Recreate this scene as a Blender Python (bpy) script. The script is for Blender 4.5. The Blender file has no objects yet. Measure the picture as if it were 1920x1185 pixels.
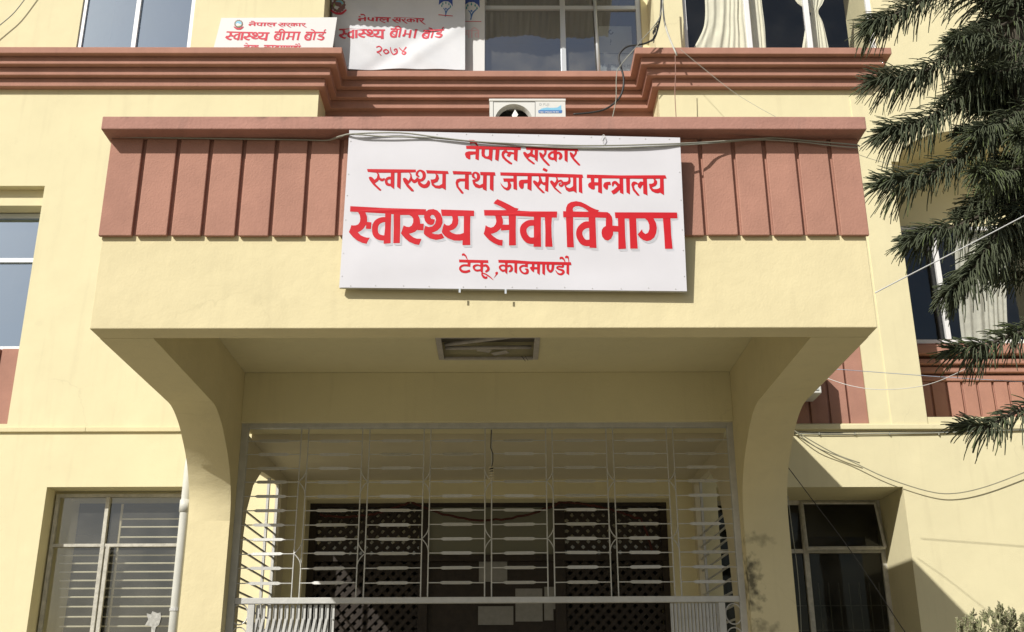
import bpy, bmesh, math, random
from mathutils import Vector, Matrix
from mathutils.geometry import tessellate_polygon
random.seed(7)
S = bpy.context.scene
COL = S.collection
# ------------------------------------------------------------ camera
F = 2045.0
ax_y = Vector((-20, -748, -F)).normalized()
up0 = Vector((-30, 5592, -F)).normalized()
ax_x = ax_y.cross(up0).normalized()
ax_z = ax_x.cross(ax_y).normalized()
R = Matrix((ax_x, ax_y, ax_z))
CAM = Vector((0, -6.5, 1.6))
cd = bpy.data.cameras.new('camera')
cam = bpy.data.objects.new('camera', cd)
COL.objects.link(cam)
cam.matrix_world = Matrix.Translation(CAM) @ R.to_4x4()
cd.sensor_width = 36.0
cd.lens = 36.0 * F / 1920
cd.clip_end = 500
S.camera = cam
# ------------------------------------------------------------ light
SUN = Vector((.79, 1.0, -.92)).normalized()
w = bpy.data.worlds.new('World'); S.world = w; w.use_nodes = True
nt = w.node_tree
sky = nt.nodes.new('ShaderNodeTexSky'); sky.sky_type = 'NISHITA'; sky.sun_disc = False
sky.sun_elevation = math.asin(-SUN.z)
sky.sun_rotation = math.atan2(-SUN.x, -SUN.y)
sky.air_density = 1.0; sky.dust_density = 2.0
nt.links.new(sky.outputs[0], nt.nodes['Background'].inputs[0])
nt.nodes['Background'].inputs[1].default_value = 0.066
sd = bpy.data.lights.new('sun', 'SUN'); sd.energy = 4.5; sd.angle = math.radians(.55); sd.color = (1, .965, .90)
so = bpy.data.objects.new('sun', sd); COL.objects.link(so)
so.rotation_euler = SUN.to_track_quat('-Z', 'Y').to_euler()
so.location = (-6, -8, 12)
S.view_settings.view_transform = 'Standard'; S.view_settings.look = 'None'
S.view_settings.exposure = 0.21; S.view_settings.gamma = 1
S.render.engine = 'CYCLES'
S.cycles.max_bounces = 8; S.cycles.transparent_max_bounces = 16

# ------------------------------------------------------------ projection helpers (photo pixel + real plane -> world point)
def ray(px, py): return R @ Vector((px - 960, 592.5 - py, -F))
def P(px, py, y): r = ray(px, py); return CAM + r * ((y - CAM.y) / r.y)
def PX(px, py, x): r = ray(px, py); return CAM + r * ((x - CAM.x) / r.x)
def PZ(px, py, z): r = ray(px, py); return CAM + r * ((z - CAM.z) / r.z)
def X_(px, py, y): return P(px, py, y).x
def Z_(px, py, y): return P(px, py, y).z

# ------------------------------------------------------------ materials
MATS = {}
def mat(name, col, rough=.8, metal=0, var=.06, vs=1.5, bump=.0, bs=60, spec=.3, streak=0., scol=None, coat=0, bump2=0, bs2=8, spots=()):
    if name in MATS: return MATS[name]
    m = bpy.data.materials.new(name); m.use_nodes = True; t = m.node_tree; N = t.nodes; L = t.links
    b = N['Principled BSDF']; b.inputs['Roughness'].default_value = rough; b.inputs['Metallic'].default_value = metal
    b.inputs['Specular IOR Level'].default_value = spec; b.inputs['Coat Weight'].default_value = coat
    tc = N.new('ShaderNodeTexCoord')
    n1 = N.new('ShaderNodeTexNoise'); n1.inputs['Scale'].default_value = vs; n1.inputs['Detail'].default_value = 8; n1.inputs['Roughness'].default_value = .65
    L.new(tc.outputs['Object'], n1.inputs['Vector'])
    r = N.new('ShaderNodeValToRGB')
    c = Vector(col)
    r.color_ramp.elements[0].position = .3; r.color_ramp.elements[1].position = .7
    r.color_ramp.elements[0].color = (*(c * (1 - var)), 1); r.color_ramp.elements[1].color = (*(c * (1 + var)), 1)
    L.new(n1.outputs['Fac'], r.inputs['Fac'])
    out = r.outputs['Color']
    if streak > 0:
        mp = N.new('ShaderNodeMapping'); mp.inputs['Scale'].default_value = (9, .01 if name == 'sign_flex' else 9, .35 if name == 'sign_flex' else .7)
        L.new(tc.outputs['Object'], mp.inputs['Vector'])
        n2 = N.new('ShaderNodeTexNoise'); n2.inputs['Scale'].default_value = 1.3; n2.inputs['Detail'].default_value = 6
        L.new(mp.outputs[0], n2.inputs['Vector'])
        r2 = N.new('ShaderNodeValToRGB'); r2.color_ramp.elements[0].position = .56; r2.color_ramp.elements[1].position = .8
        r2.color_ramp.elements[0].color = (0, 0, 0, 1); r2.color_ramp.elements[1].color = (streak, streak, streak, 1)
        L.new(n2.outputs['Fac'], r2.inputs['Fac'])
        mx = N.new('ShaderNodeMix'); mx.data_type = 'RGBA'
        L.new(r2.outputs['Color'], mx.inputs['Factor']); L.new(out, mx.inputs['A'])
        mx.inputs['B'].default_value = (*(scol or tuple(c * .45)), 1)
        out = mx.outputs['Result']
    if name.startswith(('yellow', 'terracotta')):
        for sc_, lo, hi, f_, dk in ((2.6, .60, .72, .16, .62), (38, .70, .76, .35, .45), (.55, .52, .7, .10, .75)):
            q = N.new('ShaderNodeTexNoise'); q.inputs['Scale'].default_value = sc_; q.inputs['Detail'].default_value = 9; q.inputs['Roughness'].default_value = .7
            mp2 = N.new('ShaderNodeMapping'); mp2.inputs['Location'].default_value = (sc_ * 3.1, 4.7, sc_)
            L.new(tc.outputs['Object'], mp2.inputs['Vector']); L.new(mp2.outputs[0], q.inputs['Vector'])
            rr_ = N.new('ShaderNodeValToRGB'); rr_.color_ramp.elements[0].position = lo; rr_.color_ramp.elements[1].position = hi
            rr_.color_ramp.elements[0].color = (0, 0, 0, 1); rr_.color_ramp.elements[1].color = (f_, f_, f_, 1)
            L.new(q.outputs['Fac'], rr_.inputs['Fac'])
            mm = N.new('ShaderNodeMix'); mm.data_type = 'RGBA'; L.new(rr_.outputs['Color'], mm.inputs['Factor']); L.new(out, mm.inputs['A'])
            mm.inputs['B'].default_value = (*(c * dk), 1); out = mm.outputs['Result']
        if name.startswith('yellow'):
            dn = N.new('ShaderNodeTexNoise'); dn.inputs['Scale'].default_value = 2.5; dn.inputs['Detail'].default_value = 6; L.new(tc.outputs['Object'], dn.inputs['Vector'])
            mxv = N.new('ShaderNodeMix'); mxv.data_type = 'VECTOR'; mxv.inputs['Factor'].default_value = .35
            L.new(tc.outputs['Object'], mxv.inputs[4]); L.new(dn.outputs['Color'], mxv.inputs[5])
            vo = N.new('ShaderNodeTexVoronoi'); vo.feature = 'DISTANCE_TO_EDGE'; vo.inputs['Scale'].default_value = 1.1; L.new(mxv.outputs[1], vo.inputs['Vector'])
            m1_ = N.new('ShaderNodeMapRange'); m1_.inputs['From Min'].default_value = 0; m1_.inputs['From Max'].default_value = .006; m1_.inputs['To Min'].default_value = 1; m1_.inputs['To Max'].default_value = 0
            L.new(vo.outputs['Distance'], m1_.inputs['Value'])
            mk = N.new('ShaderNodeTexNoise'); mk.inputs['Scale'].default_value = .9; mk.inputs['Detail'].default_value = 3; L.new(tc.outputs['Object'], mk.inputs['Vector'])
            m2_ = N.new('ShaderNodeMapRange'); m2_.inputs['From Min'].default_value = .55; m2_.inputs['From Max'].default_value = .65; m2_.inputs['To Max'].default_value = .13
            L.new(mk.outputs['Fac'], m2_.inputs['Value'])
            mu = N.new('ShaderNodeMath'); mu.operation = 'MULTIPLY'; L.new(m1_.outputs[0], mu.inputs[0]); L.new(m2_.outputs[0], mu.inputs[1])
            mm = N.new('ShaderNodeMix'); mm.data_type = 'RGBA'; L.new(mu.outputs[0], mm.inputs['Factor']); L.new(out, mm.inputs['A'])
            mm.inputs['B'].default_value = (*(c * .35), 1); out = mm.outputs['Result']
        for (loc, rad_, amt) in spots:
            vs_ = N.new('ShaderNodeVectorMath'); vs_.operation = 'SUBTRACT'; vs_.inputs[1].default_value = loc; L.new(tc.outputs['Object'], vs_.inputs[0])
            v2 = N.new('ShaderNodeVectorMath'); v2.operation = 'MULTIPLY'; v2.inputs[1].default_value = tuple(1 / a for a in rad_); L.new(vs_.outputs[0], v2.inputs[0])
            ln = N.new('ShaderNodeVectorMath'); ln.operation = 'LENGTH'; L.new(v2.outputs[0], ln.inputs[0])
            q = N.new('ShaderNodeTexNoise'); q.inputs['Scale'].default_value = 14; q.inputs['Detail'].default_value = 8; L.new(tc.outputs['Object'], q.inputs['Vector'])
            ad = N.new('ShaderNodeMath'); ad.operation = 'MULTIPLY_ADD'; ad.inputs[1].default_value = 3.0; L.new(q.outputs['Fac'], ad.inputs[0]); L.new(ln.outputs['Value'], ad.inputs[2])
            mr_ = N.new('ShaderNodeMapRange'); mr_.inputs['From Min'].default_value = 1.5; mr_.inputs['From Max'].default_value = 2.3; mr_.inputs['To Min'].default_value = amt; mr_.inputs['To Max'].default_value = 0
            L.new(ad.outputs[0], mr_.inputs['Value'])
            mm = N.new('ShaderNodeMix'); mm.data_type = 'RGBA'; L.new(mr_.outputs[0], mm.inputs['Factor']); L.new(out, mm.inputs['A'])
            mm.inputs['B'].default_value = (.06, .055, .04, 1); out = mm.outputs['Result']
    L.new(out, b.inputs['Base Color'])
    if bump > 0:
        n3 = N.new('ShaderNodeTexNoise'); n3.inputs['Scale'].default_value = bs; n3.inputs['Detail'].default_value = 5
        L.new(tc.outputs['Object'], n3.inputs['Vector'])
        bp = N.new('ShaderNodeBump'); bp.inputs['Strength'].default_value = bump; bp.inputs['Distance'].default_value = .01
        L.new(n3.outputs['Fac'], bp.inputs['Height'])
        if bump2 > 0:
            n4 = N.new('ShaderNodeTexNoise'); n4.inputs['Scale'].default_value = bs2; n4.inputs['Detail'].default_value = 3
            L.new(tc.outputs['Object'], n4.inputs['Vector'])
            b2 = N.new('ShaderNodeBump'); b2.inputs['Strength'].default_value = bump2; b2.inputs['Distance'].default_value = .05
            L.new(n4.outputs['Fac'], b2.inputs['Height']); L.new(b2.outputs[0], bp.inputs['Normal'])
        L.new(bp.outputs[0], b.inputs['Normal'])
    MATS[name] = m
    return m
def glass(name, tint=(.75, .8, .8), refl=.35, rough=.02, dust=.15, gc=(.9, .93, .95)):
    m = bpy.data.materials.new(name); m.use_nodes = True; t = m.node_tree; N = t.nodes; L = t.links
    N.remove(N['Principled BSDF'])
    tr = N.new('ShaderNodeBsdfTransparent'); tr.inputs[0].default_value = (*tint, 1)
    gl = N.new('ShaderNodeBsdfGlossy'); gl.inputs['Roughness'].default_value = rough; gl.inputs[0].default_value = (*gc, 1)
    df = N.new('ShaderNodeBsdfDiffuse'); df.inputs[0].default_value = (.35, .34, .3, 1)
    tc = N.new('ShaderNodeTexCoord'); ns = N.new('ShaderNodeTexNoise'); ns.inputs['Scale'].default_value = 2.2; ns.inputs['Detail'].default_value = 7
    L.new(tc.outputs['Object'], ns.inputs['Vector'])
    mr = N.new('ShaderNodeMapRange'); mr.inputs['From Min'].default_value = .4; mr.inputs['From Max'].default_value = .8
    mr.inputs['To Min'].default_value = dust * .2; mr.inputs['To Max'].default_value = dust
    L.new(ns.outputs['Fac'], mr.inputs['Value'])
    bp = N.new('ShaderNodeBump'); bp.inputs['Strength'].default_value = .05; bp.inputs['Distance'].default_value = .02
    L.new(ns.outputs['Fac'], bp.inputs['Height']); L.new(bp.outputs[0], gl.inputs['Normal'])
    m1 = N.new('ShaderNodeMixShader'); m1.inputs[0].default_value = refl
    L.new(tr.outputs[0], m1.inputs[1]); L.new(gl.outputs[0], m1.inputs[2])
    m2 = N.new('ShaderNodeMixShader'); L.new(mr.outputs[0], m2.inputs[0]); L.new(m1.outputs[0], m2.inputs[1]); L.new(df.outputs[0], m2.inputs[2])
    L.new(m2.outputs[0], N['Material Output'].inputs[0])
    return m
YEL = mat('yellow_plaster', (.665, .605, .385), .9, var=.04, vs=1.2, bump=.18, bs=90, streak=.26, scol=(.50, .44, .28), bump2=.12, bs2=4)
YEL2 = mat('yellow_plaster_rough', (.63, .555, .34), .9, var=.045, vs=2.2, bump=.17, bs=75, streak=.20, scol=(.46, .40, .25), bump2=.13, bs2=6, spots=(((2.04, 2.58, 2.62), (.13, .3, .36), .85), ((2.12, 2.58, 2.25), (.2, .3, .1), .5), ((2.1, 2.58, 2.95), (.2, .3, .08), .4)))
CREAM = mat('cream_paint', (.58, .525, .38), .85, var=.05, vs=2, bump=.2, bs=80)
RED = mat('terracotta_paint', (.37, .192, .142), .85, var=.11, vs=3, bump=.3, bs=80, streak=.38, scol=(.3, .15, .12))
REDC = mat('terracotta_cap', (.36, .19, .15), .85, var=.14, vs=4, bump=.35, bs=50, streak=.35, scol=(.2, .13, .11), spots=(((-1.35, -.16, 5.34), (.6, .3, .05), .5), ((.6, -.16, 5.34), (.5, .3, .03), .35), ((-2.3, -.16, 5.34), (.3, .3, .03), .35)))
WHITE = mat('white_enamel_frame', (.72, .72, .72), .4, var=.04, bump=.05, spec=.5)
ALU = mat('aluminium_frame', (.55, .58, .6), .35, metal=.3, var=.05, spec=.5)
OLDF = mat('old_painted_timber', (.44, .425, .37), .8, var=.25, vs=14, bump=.4, bs=30)
GREY = mat('silver_painted_steel', (.47, .47, .45), .5, metal=.15, var=.1, vs=12, bump=.15, bs=70, spec=.5)
PVC = mat('grey_pvc', (.55, .55, .50), .55, var=.08, vs=5, streak=.3)
BLACK = mat('black_rubber', (.035, .035, .035), .5, var=.2, vs=20)
CABLEG = mat('grey_cable', (.30, .30, .25), .6, var=.15, vs=9)
CABLEW = mat('pale_cable', (.62, .62, .6), .5)
DWOOD = mat('dark_carved_wood', (.028, .021, .016), .6, var=.3, vs=10, bump=.3, bs=40)
SIGNW = mat('sign_flex', (.62, .615, .655), .5, var=.025, vs=2.5, bump=.12, streak=.10, scol=(.55, .55, .55), bs=5, spec=.3)
INK = mat('red_ink', (.53, .012, .020), .5, var=.05, vs=9, spec=.3)
INKP = mat('faded_red_print', (.55, .05, .075), .6, var=.06, vs=20)
INKPALE = mat('very_faded_print', (.72, .5, .5), .7)
SHAD = mat('pale_blue_print', (.575, .59, .64), .5)
HALO = mat('white_print', (.64, .635, .67), .5)
BOARD = mat('white_board', (.64, .64, .63), .5, var=.02, streak=.08, scol=(.65, .65, .6))
BANN = mat('white_banner_cloth', (.62, .63, .66), .8, var=.04, vs=3, bump=.1)
CARDB = mat('white_carton', (.6, .6, .6), .7, var=.05)
CURT = mat('cream_curtain', (.72, .69, .56), .9, var=.08, vs=6)
CURTG = mat('lace_curtain', (.46, .45, .39), .9, var=.12, vs=12, bump=.3)
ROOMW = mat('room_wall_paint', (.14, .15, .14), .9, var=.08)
GROUND = mat('concrete_paving', (.225, .205, .155), .9, var=.12, vs=1.2, bump=.4, bs=25)
G1 = glass('window_glass', (.66, .7, .7), .30, dust=.26)
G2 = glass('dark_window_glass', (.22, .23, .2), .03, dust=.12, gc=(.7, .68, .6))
G3 = glass('sky_window_glass', (.3, .35, .38), .5, dust=.06, gc=(.62, .78, .95))
G4 = glass('clear_window_glass', (.92, .93, .92), .07, dust=.04)
ACW = mat('appliance_white', (.60, .60, .57), .45, var=.03, spec=.5)
BLUE = mat('logo_blue', (.07, .17, .40), .5)
CYAN = mat('logo_light_blue', (.20, .45, .62), .5)
NAVY = mat('logo_navy', (.05, .09, .32), .6)
TEAL = mat('logo_teal', (.05, .28, .30), .6)
BROWN = mat('emblem_brown', (.20, .10, .10), .6, var=.3, vs=90)
EGREEN = mat('emblem_green', (.30, .38, .15), .6)
PAPER = mat('paper_notice', (.24, .235, .22), .8, var=.1, vs=20)
GARL = mat('dried_marigold', (.07, .022, .018), .9, var=.4, vs=30)
BARK = mat('branch_bark', (.07, .06, .045), .9, var=.3, vs=20, bump=.5)
# foliage with lighter tips
def leafmat(name, c1, c2, tip):
    m = bpy.data.materials.new(name); m.use_nodes = True; t = m.node_tree; N = t.nodes; L = t.links
    b = N['Principled BSDF']; b.inputs['Roughness'].default_value = .6; b.inputs['Specular IOR Level'].default_value = .25
    at = N.new('ShaderNodeAttribute'); at.attribute_name = 'tip'
    tc = N.new('ShaderNodeTexCoord'); n = N.new('ShaderNodeTexNoise'); n.inputs['Scale'].default_value = 6; n.inputs['Detail'].default_value = 4
    L.new(tc.outputs['Object'], n.inputs['Vector'])
    mx = N.new('ShaderNodeMix'); mx.data_type = 'RGBA'; mx.inputs['A'].default_value = (*c1, 1); mx.inputs['B'].default_value = (*c2, 1)
    L.new(n.outputs['Fac'], mx.inputs['Factor'])
    m2 = N.new('ShaderNodeMix'); m2.data_type = 'RGBA'; m2.inputs['B'].default_value = (*tip, 1)
    L.new(at.outputs['Fac'], m2.inputs['Factor']); L.new(mx.outputs['Result'], m2.inputs['A'])
    L.new(m2.outputs['Result'], b.inputs['Base Color'])
    n2 = N.new('ShaderNodeTexNoise'); n2.inputs['Scale'].default_value = 180
    L.new(tc.outputs['Object'], n2.inputs['Vector'])
    bp = N.new('ShaderNodeBump'); bp.inputs['Strength'].default_value = .8; bp.inputs['Distance'].default_value = .01
    L.new(n2.outputs['Fac'], bp.inputs['Height']); L.new(bp.outputs[0], b.inputs['Normal'])
    return m
LEAF = leafmat('scale_leaf_foliage', (.050, .062, .036), (.105, .118, .072), (.15, .20, .06))
JUN = leafmat('juniper_foliage', (.13, .17, .07), (.26, .27, .13), (.36, .30, .22))

# ------------------------------------------------------------ object helpers
def empty(name, loc=(0, 0, 0), label=None, cat=None, group=None):
    o = bpy.data.objects.new(name, None); COL.objects.link(o); o.location = loc
    o.empty_display_size = .1
    tag(o, label, cat, group); return o
def tag(o, label=None, cat=None, group=None, kind=None):
    if label: o['label'] = label
    if cat: o['category'] = cat
    if group: o['group'] = group
    if kind: o['kind'] = kind
    return o
def link(name, me, m, parent=None, bevel=0, smooth=False):
    o = bpy.data.objects.new(name, me); COL.objects.link(o)
    if m and not me.materials: me.materials.append(m)
    if parent:
        o.parent = parent; pl = Vector((0, 0, 0)); q = parent
        while q: pl += q.location; q = q.parent
        o.location = -pl
    if smooth:
        for p in me.polygons: p.use_smooth = True
    if bevel:
        b = o.modifiers.new('bevel', 'BEVEL'); b.width = bevel; b.segments = 2; b.limit_method = 'ANGLE'
    return o
class MB:
    def __init__(s): s.v = []; s.f = []; s.mi = []
    def add(s, v, f, mi=0):
        n = len(s.v); s.v += [tuple(q) for q in v]; s.f += [tuple(i + n for i in q) for q in f]; s.mi += [mi] * len(f); return s
    def box(s, x0, x1, y0, y1, z0, z1, mi=0):
        v = [(x, y, z) for x in (x0, x1) for y in (y0, y1) for z in (z0, z1)]
        return s.add(v, [(0, 1, 3, 2), (4, 6, 7, 5), (0, 4, 5, 1), (2, 3, 7, 6), (0, 2, 6, 4), (1, 5, 7, 3)], mi)
    def hexa(s, q, y0, y1, mi=0):
        """q: four (x,z) corners counter-clockwise seen from the camera"""
        v = [(x, y0, z) for x, z in q] + [(x, y1, z) for x, z in q]; n = len(q)
        return s.add(v, [tuple(range(n - 1, -1, -1)), tuple(range(n, 2 * n))] + [(i, (i + 1) % n, n + (i + 1) % n, n + i) for i in range(n)], mi)
    def tube(s, pts, r, n=6, mi=0, r1=None):
        pts = [Vector(p) for p in pts]; V = []; Fc = []
        prev = None
        for i, p in enumerate(pts):
            d = (pts[min(i + 1, len(pts) - 1)] - pts[max(i - 1, 0)]).normalized()
            a = prev if prev is not None else (Vector((0, 0, 1)) if abs(d.z) < .9 else Vector((1, 0, 0)))
            a = (a - d * a.dot(d)).normalized(); prev = a; b = d.cross(a)
            rr = r if r1 is None else r + (r1 - r) * i / (len(pts) - 1)
            for k in range(n):
                t = 2 * math.pi * k / n
                V.append(p + a * math.cos(t) * rr + b * math.sin(t) * rr)
        for i in range(len(pts) - 1):
            for k in range(n): Fc.append((i * n + k, i * n + (k + 1) % n, (i + 1) * n + (k + 1) % n, (i + 1) * n + k))
        Fc.append(tuple(range(n - 1, -1, -1))); Fc.append(tuple(range(len(pts) * n - n, len(pts) * n)))
        return s.add(V, Fc, mi)
    def mesh(s, name, mats=None):
        me = bpy.data.meshes.new(name); me.from_pydata(s.v, [], s.f)
        if mats:
            for m in mats: me.materials.append(m)
            me.polygons.foreach_set('material_index', s.mi)
        me.update(); return me
    def build(s, name, m, parent=None, bevel=0, smooth=False, fix=True):
        ms = m if isinstance(m, list) else None
        me = s.mesh(name, ms)
        if fix:
            bm = bmesh.new(); bm.from_mesh(me); bmesh.ops.recalc_face_normals(bm, faces=bm.faces); bm.to_mesh(me); bm.free()
        return link(name, me, None if ms else m, parent, bevel, smooth)
def bx(name, m, parent, x0, x1, y0, y1, z0, z1, bevel=0): return MB().box(x0, x1, y0, y1, z0, z1).build(name, m, parent, bevel)
def prism_x(name, m, parent, prof, x0, x1, bevel=0):
    n = len(prof); v = [(x0, y, z) for y, z in prof] + [(x1, y, z) for y, z in prof]
    tri = tessellate_polygon([[Vector((y, z, 0)) for y, z in prof]])
    f = [t for t in tri] + [tuple(i + n for i in t) for t in tri] + [(i, (i + 1) % n, n + (i + 1) % n, n + i) for i in range(n)]
    return MB().add(v, f).build(name, m, parent, bevel)
def slab(name, m, parent, loops, a0, a1, axis='y', bevel=0):
    """wall with holes: loops are lists of 2D points (outer first), extruded a0..a1 along axis"""
    tri = tessellate_polygon([[Vector((p[0], p[1], 0)) for p in l] for l in loops])
    flat = [p for l in loops for p in l]; n = len(flat)
    def pt(p, a): return (p[0], a, p[1]) if axis == 'y' else ((a, p[0], p[1]) if axis == 'x' else (p[0], p[1], a))
    v = [pt(p, a0) for p in flat] + [pt(p, a1) for p in flat]
    f = list(tri) + [tuple(i + n for i in t) for t in tri]; k = 0
    for l in loops:
        c = len(l)
        for i in range(c): f.append((k + i, k + (i + 1) % c, n + k + (i + 1) % c, n + k + i))
        k += c
    return MB().add(v, f).build(name, m, parent, bevel)
def rect(x0, x1, z0, z1): return [(x0, z0), (x1, z0), (x1, z1), (x0, z1)]
def smooth_pts(p, n=6):
    out = []
    for i in range(len(p) - 1):
        a, b, c, d = (Vector(p[max(i - 1, 0)]), Vector(p[i]), Vector(p[i + 1]), Vector(p[min(i + 2, len(p) - 1)]))
        for k in range(n):
            t = k / n
            out.append(.5 * ((2 * b) + (c - a) * t + (2 * a - 5 * b + 4 * c - d) * t * t + (3 * b - a - 3 * c + d) * t ** 3))
    out.append(Vector(p[-1])); return out

# ------------------------------------------------------------ setting
g = bx('ground', GROUND, None, -60, 60, -60, 60, -.4, 0); tag(g, kind='structure')
YF = 4.9; YR = 5.4
bld = empty('government_building', (0, YF, 0), 'yellow plastered office building with terracotta cornices and a projecting porch balcony', 'building')
ZS = 4.47
# lower facade, openings: left window, entrance, right window
LB = dict(x0=-4.76, x1=-3.10, z0=1.2, z1=3.868)
RB = dict(x0=2.27, x1=4.245, z0=1.2, z1=3.842)
slab('wall', YEL, bld, [rect(-16, 16, 0, ZS), rect(LB['x0'], LB['x1'], LB['z0'], LB['z1']), rect(-2.034, 1.768, .3, 3.73), rect(RB['x0'], RB['x1'], RB['z0'], RB['z1'])], YF, YF + .95)
# upper facade left
AX1 = -5.28; AZ0 = 4.55; AZ1 = 7.385
XJ1 = -2.18; XJ2 = 1.905
U1 = (X_(147, 60, 4.9), X_(360, 60, 4.9))
slab('wall', YEL, bld, [rect(-16, XJ1, ZS, 12.5), rect(-9.0, AX1, AZ0, AZ1), rect(U1[0], U1[1], 9.0, 11.2), rect(-2.9, XJ1 - .0001 - .25, 4.6, 6.9)][:3], YF, YF + .95)
# arch opening right
CX0 = 4.60; CX1 = 6.62; CZ0 = 4.60; CZS = 7.70
arch = [(CX0, CZ0), (CX1, CZ0), (CX1, CZS)]
cxm = (CX0 + .09 + CX1) / 2; rw = (CX1 - CX0 - .09) / 2
for k in range(0, 17):
    t = math.pi * k / 16
    arch.append((cxm + rw * math.cos(t), CZS + .43 * math.sin(t)))
arch.append((CX0, CZS))
arch = [p for i, p in enumerate(arch) if i == 0 or (Vector(p) - Vector(arch[i - 1])).length > 1e-4]
EX0 = 2.45; EX1 = 3.975; EZ0 = 4.53; EZ1 = 6.9
U3 = (X_(1283, 60, 4.9), X_(1643, 60, 4.9))
slab('wall', YEL, bld, [rect(XJ2, 16, ZS, 12.5), arch, rect(EX0, EX1, EZ0, EZ1), rect(U3[0], U3[1], 9.0, 11.2)], YF, YF + .95)
# recessed middle bay
U2 = (XJ1 + .06, XJ2 - .08)
slab('wall', RED, bld, [rect(XJ1, XJ2, ZS + .002, 8.93), rect(-1.4, 1.2, 4.6, 6.8)], YR, YF + .95)
slab('wall', YEL, bld, [rect(XJ1, XJ2, 8.93, 12.5), rect(U2[0], U2[1], 8.95, 11.0)], YR, YF + .95)
# interior rooms
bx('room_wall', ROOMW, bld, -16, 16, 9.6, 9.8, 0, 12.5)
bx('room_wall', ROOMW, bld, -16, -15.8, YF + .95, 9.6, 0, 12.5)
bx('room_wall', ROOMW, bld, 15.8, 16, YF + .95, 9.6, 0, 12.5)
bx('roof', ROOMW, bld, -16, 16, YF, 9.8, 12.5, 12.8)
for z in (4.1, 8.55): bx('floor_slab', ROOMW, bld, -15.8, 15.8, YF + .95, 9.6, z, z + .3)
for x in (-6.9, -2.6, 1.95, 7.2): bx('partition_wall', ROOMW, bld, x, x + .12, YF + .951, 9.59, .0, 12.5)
# ledge band
bx('ledge', YEL2, bld, -16, EX1 - 8.4, YF - .03, YF + .05, 4.455, 4.505, .006)
bx('ledge', YEL2, bld, EX1 - 8.4, -2.62, YF - .03, YF + .05, 4.455, 4.505, .006)
bx('pilaster_strip', YEL, bld, X_(1662, 720, YF), CX0, YF - .012, YF + .01, 4.516, 8.55, .003)
MBl = MB().box(2.3, 9.5, YF - .035, YF + .05, 4.458, 4.515).build('ledge', YEL, bld, .008)
# cornice tiers
top = Z_(300, 88, YF - .3)
tiers = [(.30, top - .085, top), (.225, top - .185, top - .087), (.15, top - .29, top - .187), (.08, top - .40, top - .292)]
def cornice(o, z0, z1):
    XR = 4.372
    pl = [(-16, YF - o), (XJ1 + o, YF - o), (XJ1 + o, YR - o), (XJ2 - o, YR - o), (XJ2 - o, YF - o), (XR + o, YF - o), (XR + o, YF + .02), (XJ2 + .02, YF + .02), (XJ2 + .02, YR + .02), (XJ1 - .02, YR + .02), (XJ1 - .02, YF + .02), (-16, YF + .02)]
    slab('cornice_band', RED, bld, [pl], z0, z1, axis='z', bevel=.008)
for i, (o, a, b) in enumerate(tiers): cornice(o, a, b)
# battens in the recess under the cornice
for k in range(20):
    x = XJ1 + .05 + k * .204
    bx('batten', RED, bld, x, x + .175, YR - .03, YR, 7.6, 8.56, .004)

# ------------------------------------------------------------ porch balcony
XL, XR_ = -2.590, 2.391
zb = 3.896
def zrow(y): return Z_(900, y, 0)
bx('balcony_front', YEL2, bld, XL, XR_, 0, .19, zb, 5.262, .006)
prof = [(.19, zb), (1.70, 3.900), (1.80, 3.895), (1.90, 3.872), (2.00, 3.836), (2.10, 3.787), (2.20, 3.718), (2.30, 3.645), (2.40, 3.552), (2.47, 3.462), (2.53, 3.36), (2.565, 3.25), (2.58, 3.12)]
cv = smooth_pts([Vector((a, b)) for a, b in prof[1:]], 6)
prof = [prof[0]] + [(p.x, p.y) for p in cv] + [(2.58, 0), (2.95, 0), (2.95, 4.43), (.19, 4.43)]
for nm, a, b in (('porch_pier', XL, -2.245), ('porch_pier', 2.017, XR_)):
    pz = prism_x(nm, YEL2, bld, prof, a, b, .006)
    for pg in pz.data.polygons: pg.use_smooth = abs(pg.normal.x) < .5 and pg.center.z > 3.1 and pg.center.z < 3.95 and pg.center.y > 1.6
for a, b in ((XL + .004, XL + .13), (XR_ - .13, XR_ - .004)):
    bx('side_parapet', YEL, bld, a, b, .19, YF, 4.43, 5.20)
lx0, lx1, ly0, ly1 = -.512, .305, 1.70, 2.29
slab('porch_ceiling', YEL, bld, [[(XL + .01, .19), (XR_ - .01, .19), (XR_ - .01, YF), (XL + .01, YF)], [(lx0, ly0), (lx1, ly0), (lx1, ly1), (lx0, ly1)]], 4.432, 4.58, axis='z')
bx('balcony_floor', CREAM, bld, XL + .14, XR_ - .14, .19, YF, 4.582, 4.63)
bx('porch_lintel', YEL, bld, -2.245, 2.017, 2.68, 3.12, 3.985, 4.431, .004)
bx('porch_ceiling', CREAM, bld, -2.245, 2.017, 3.12, YF, 3.93, 4.42)
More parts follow.
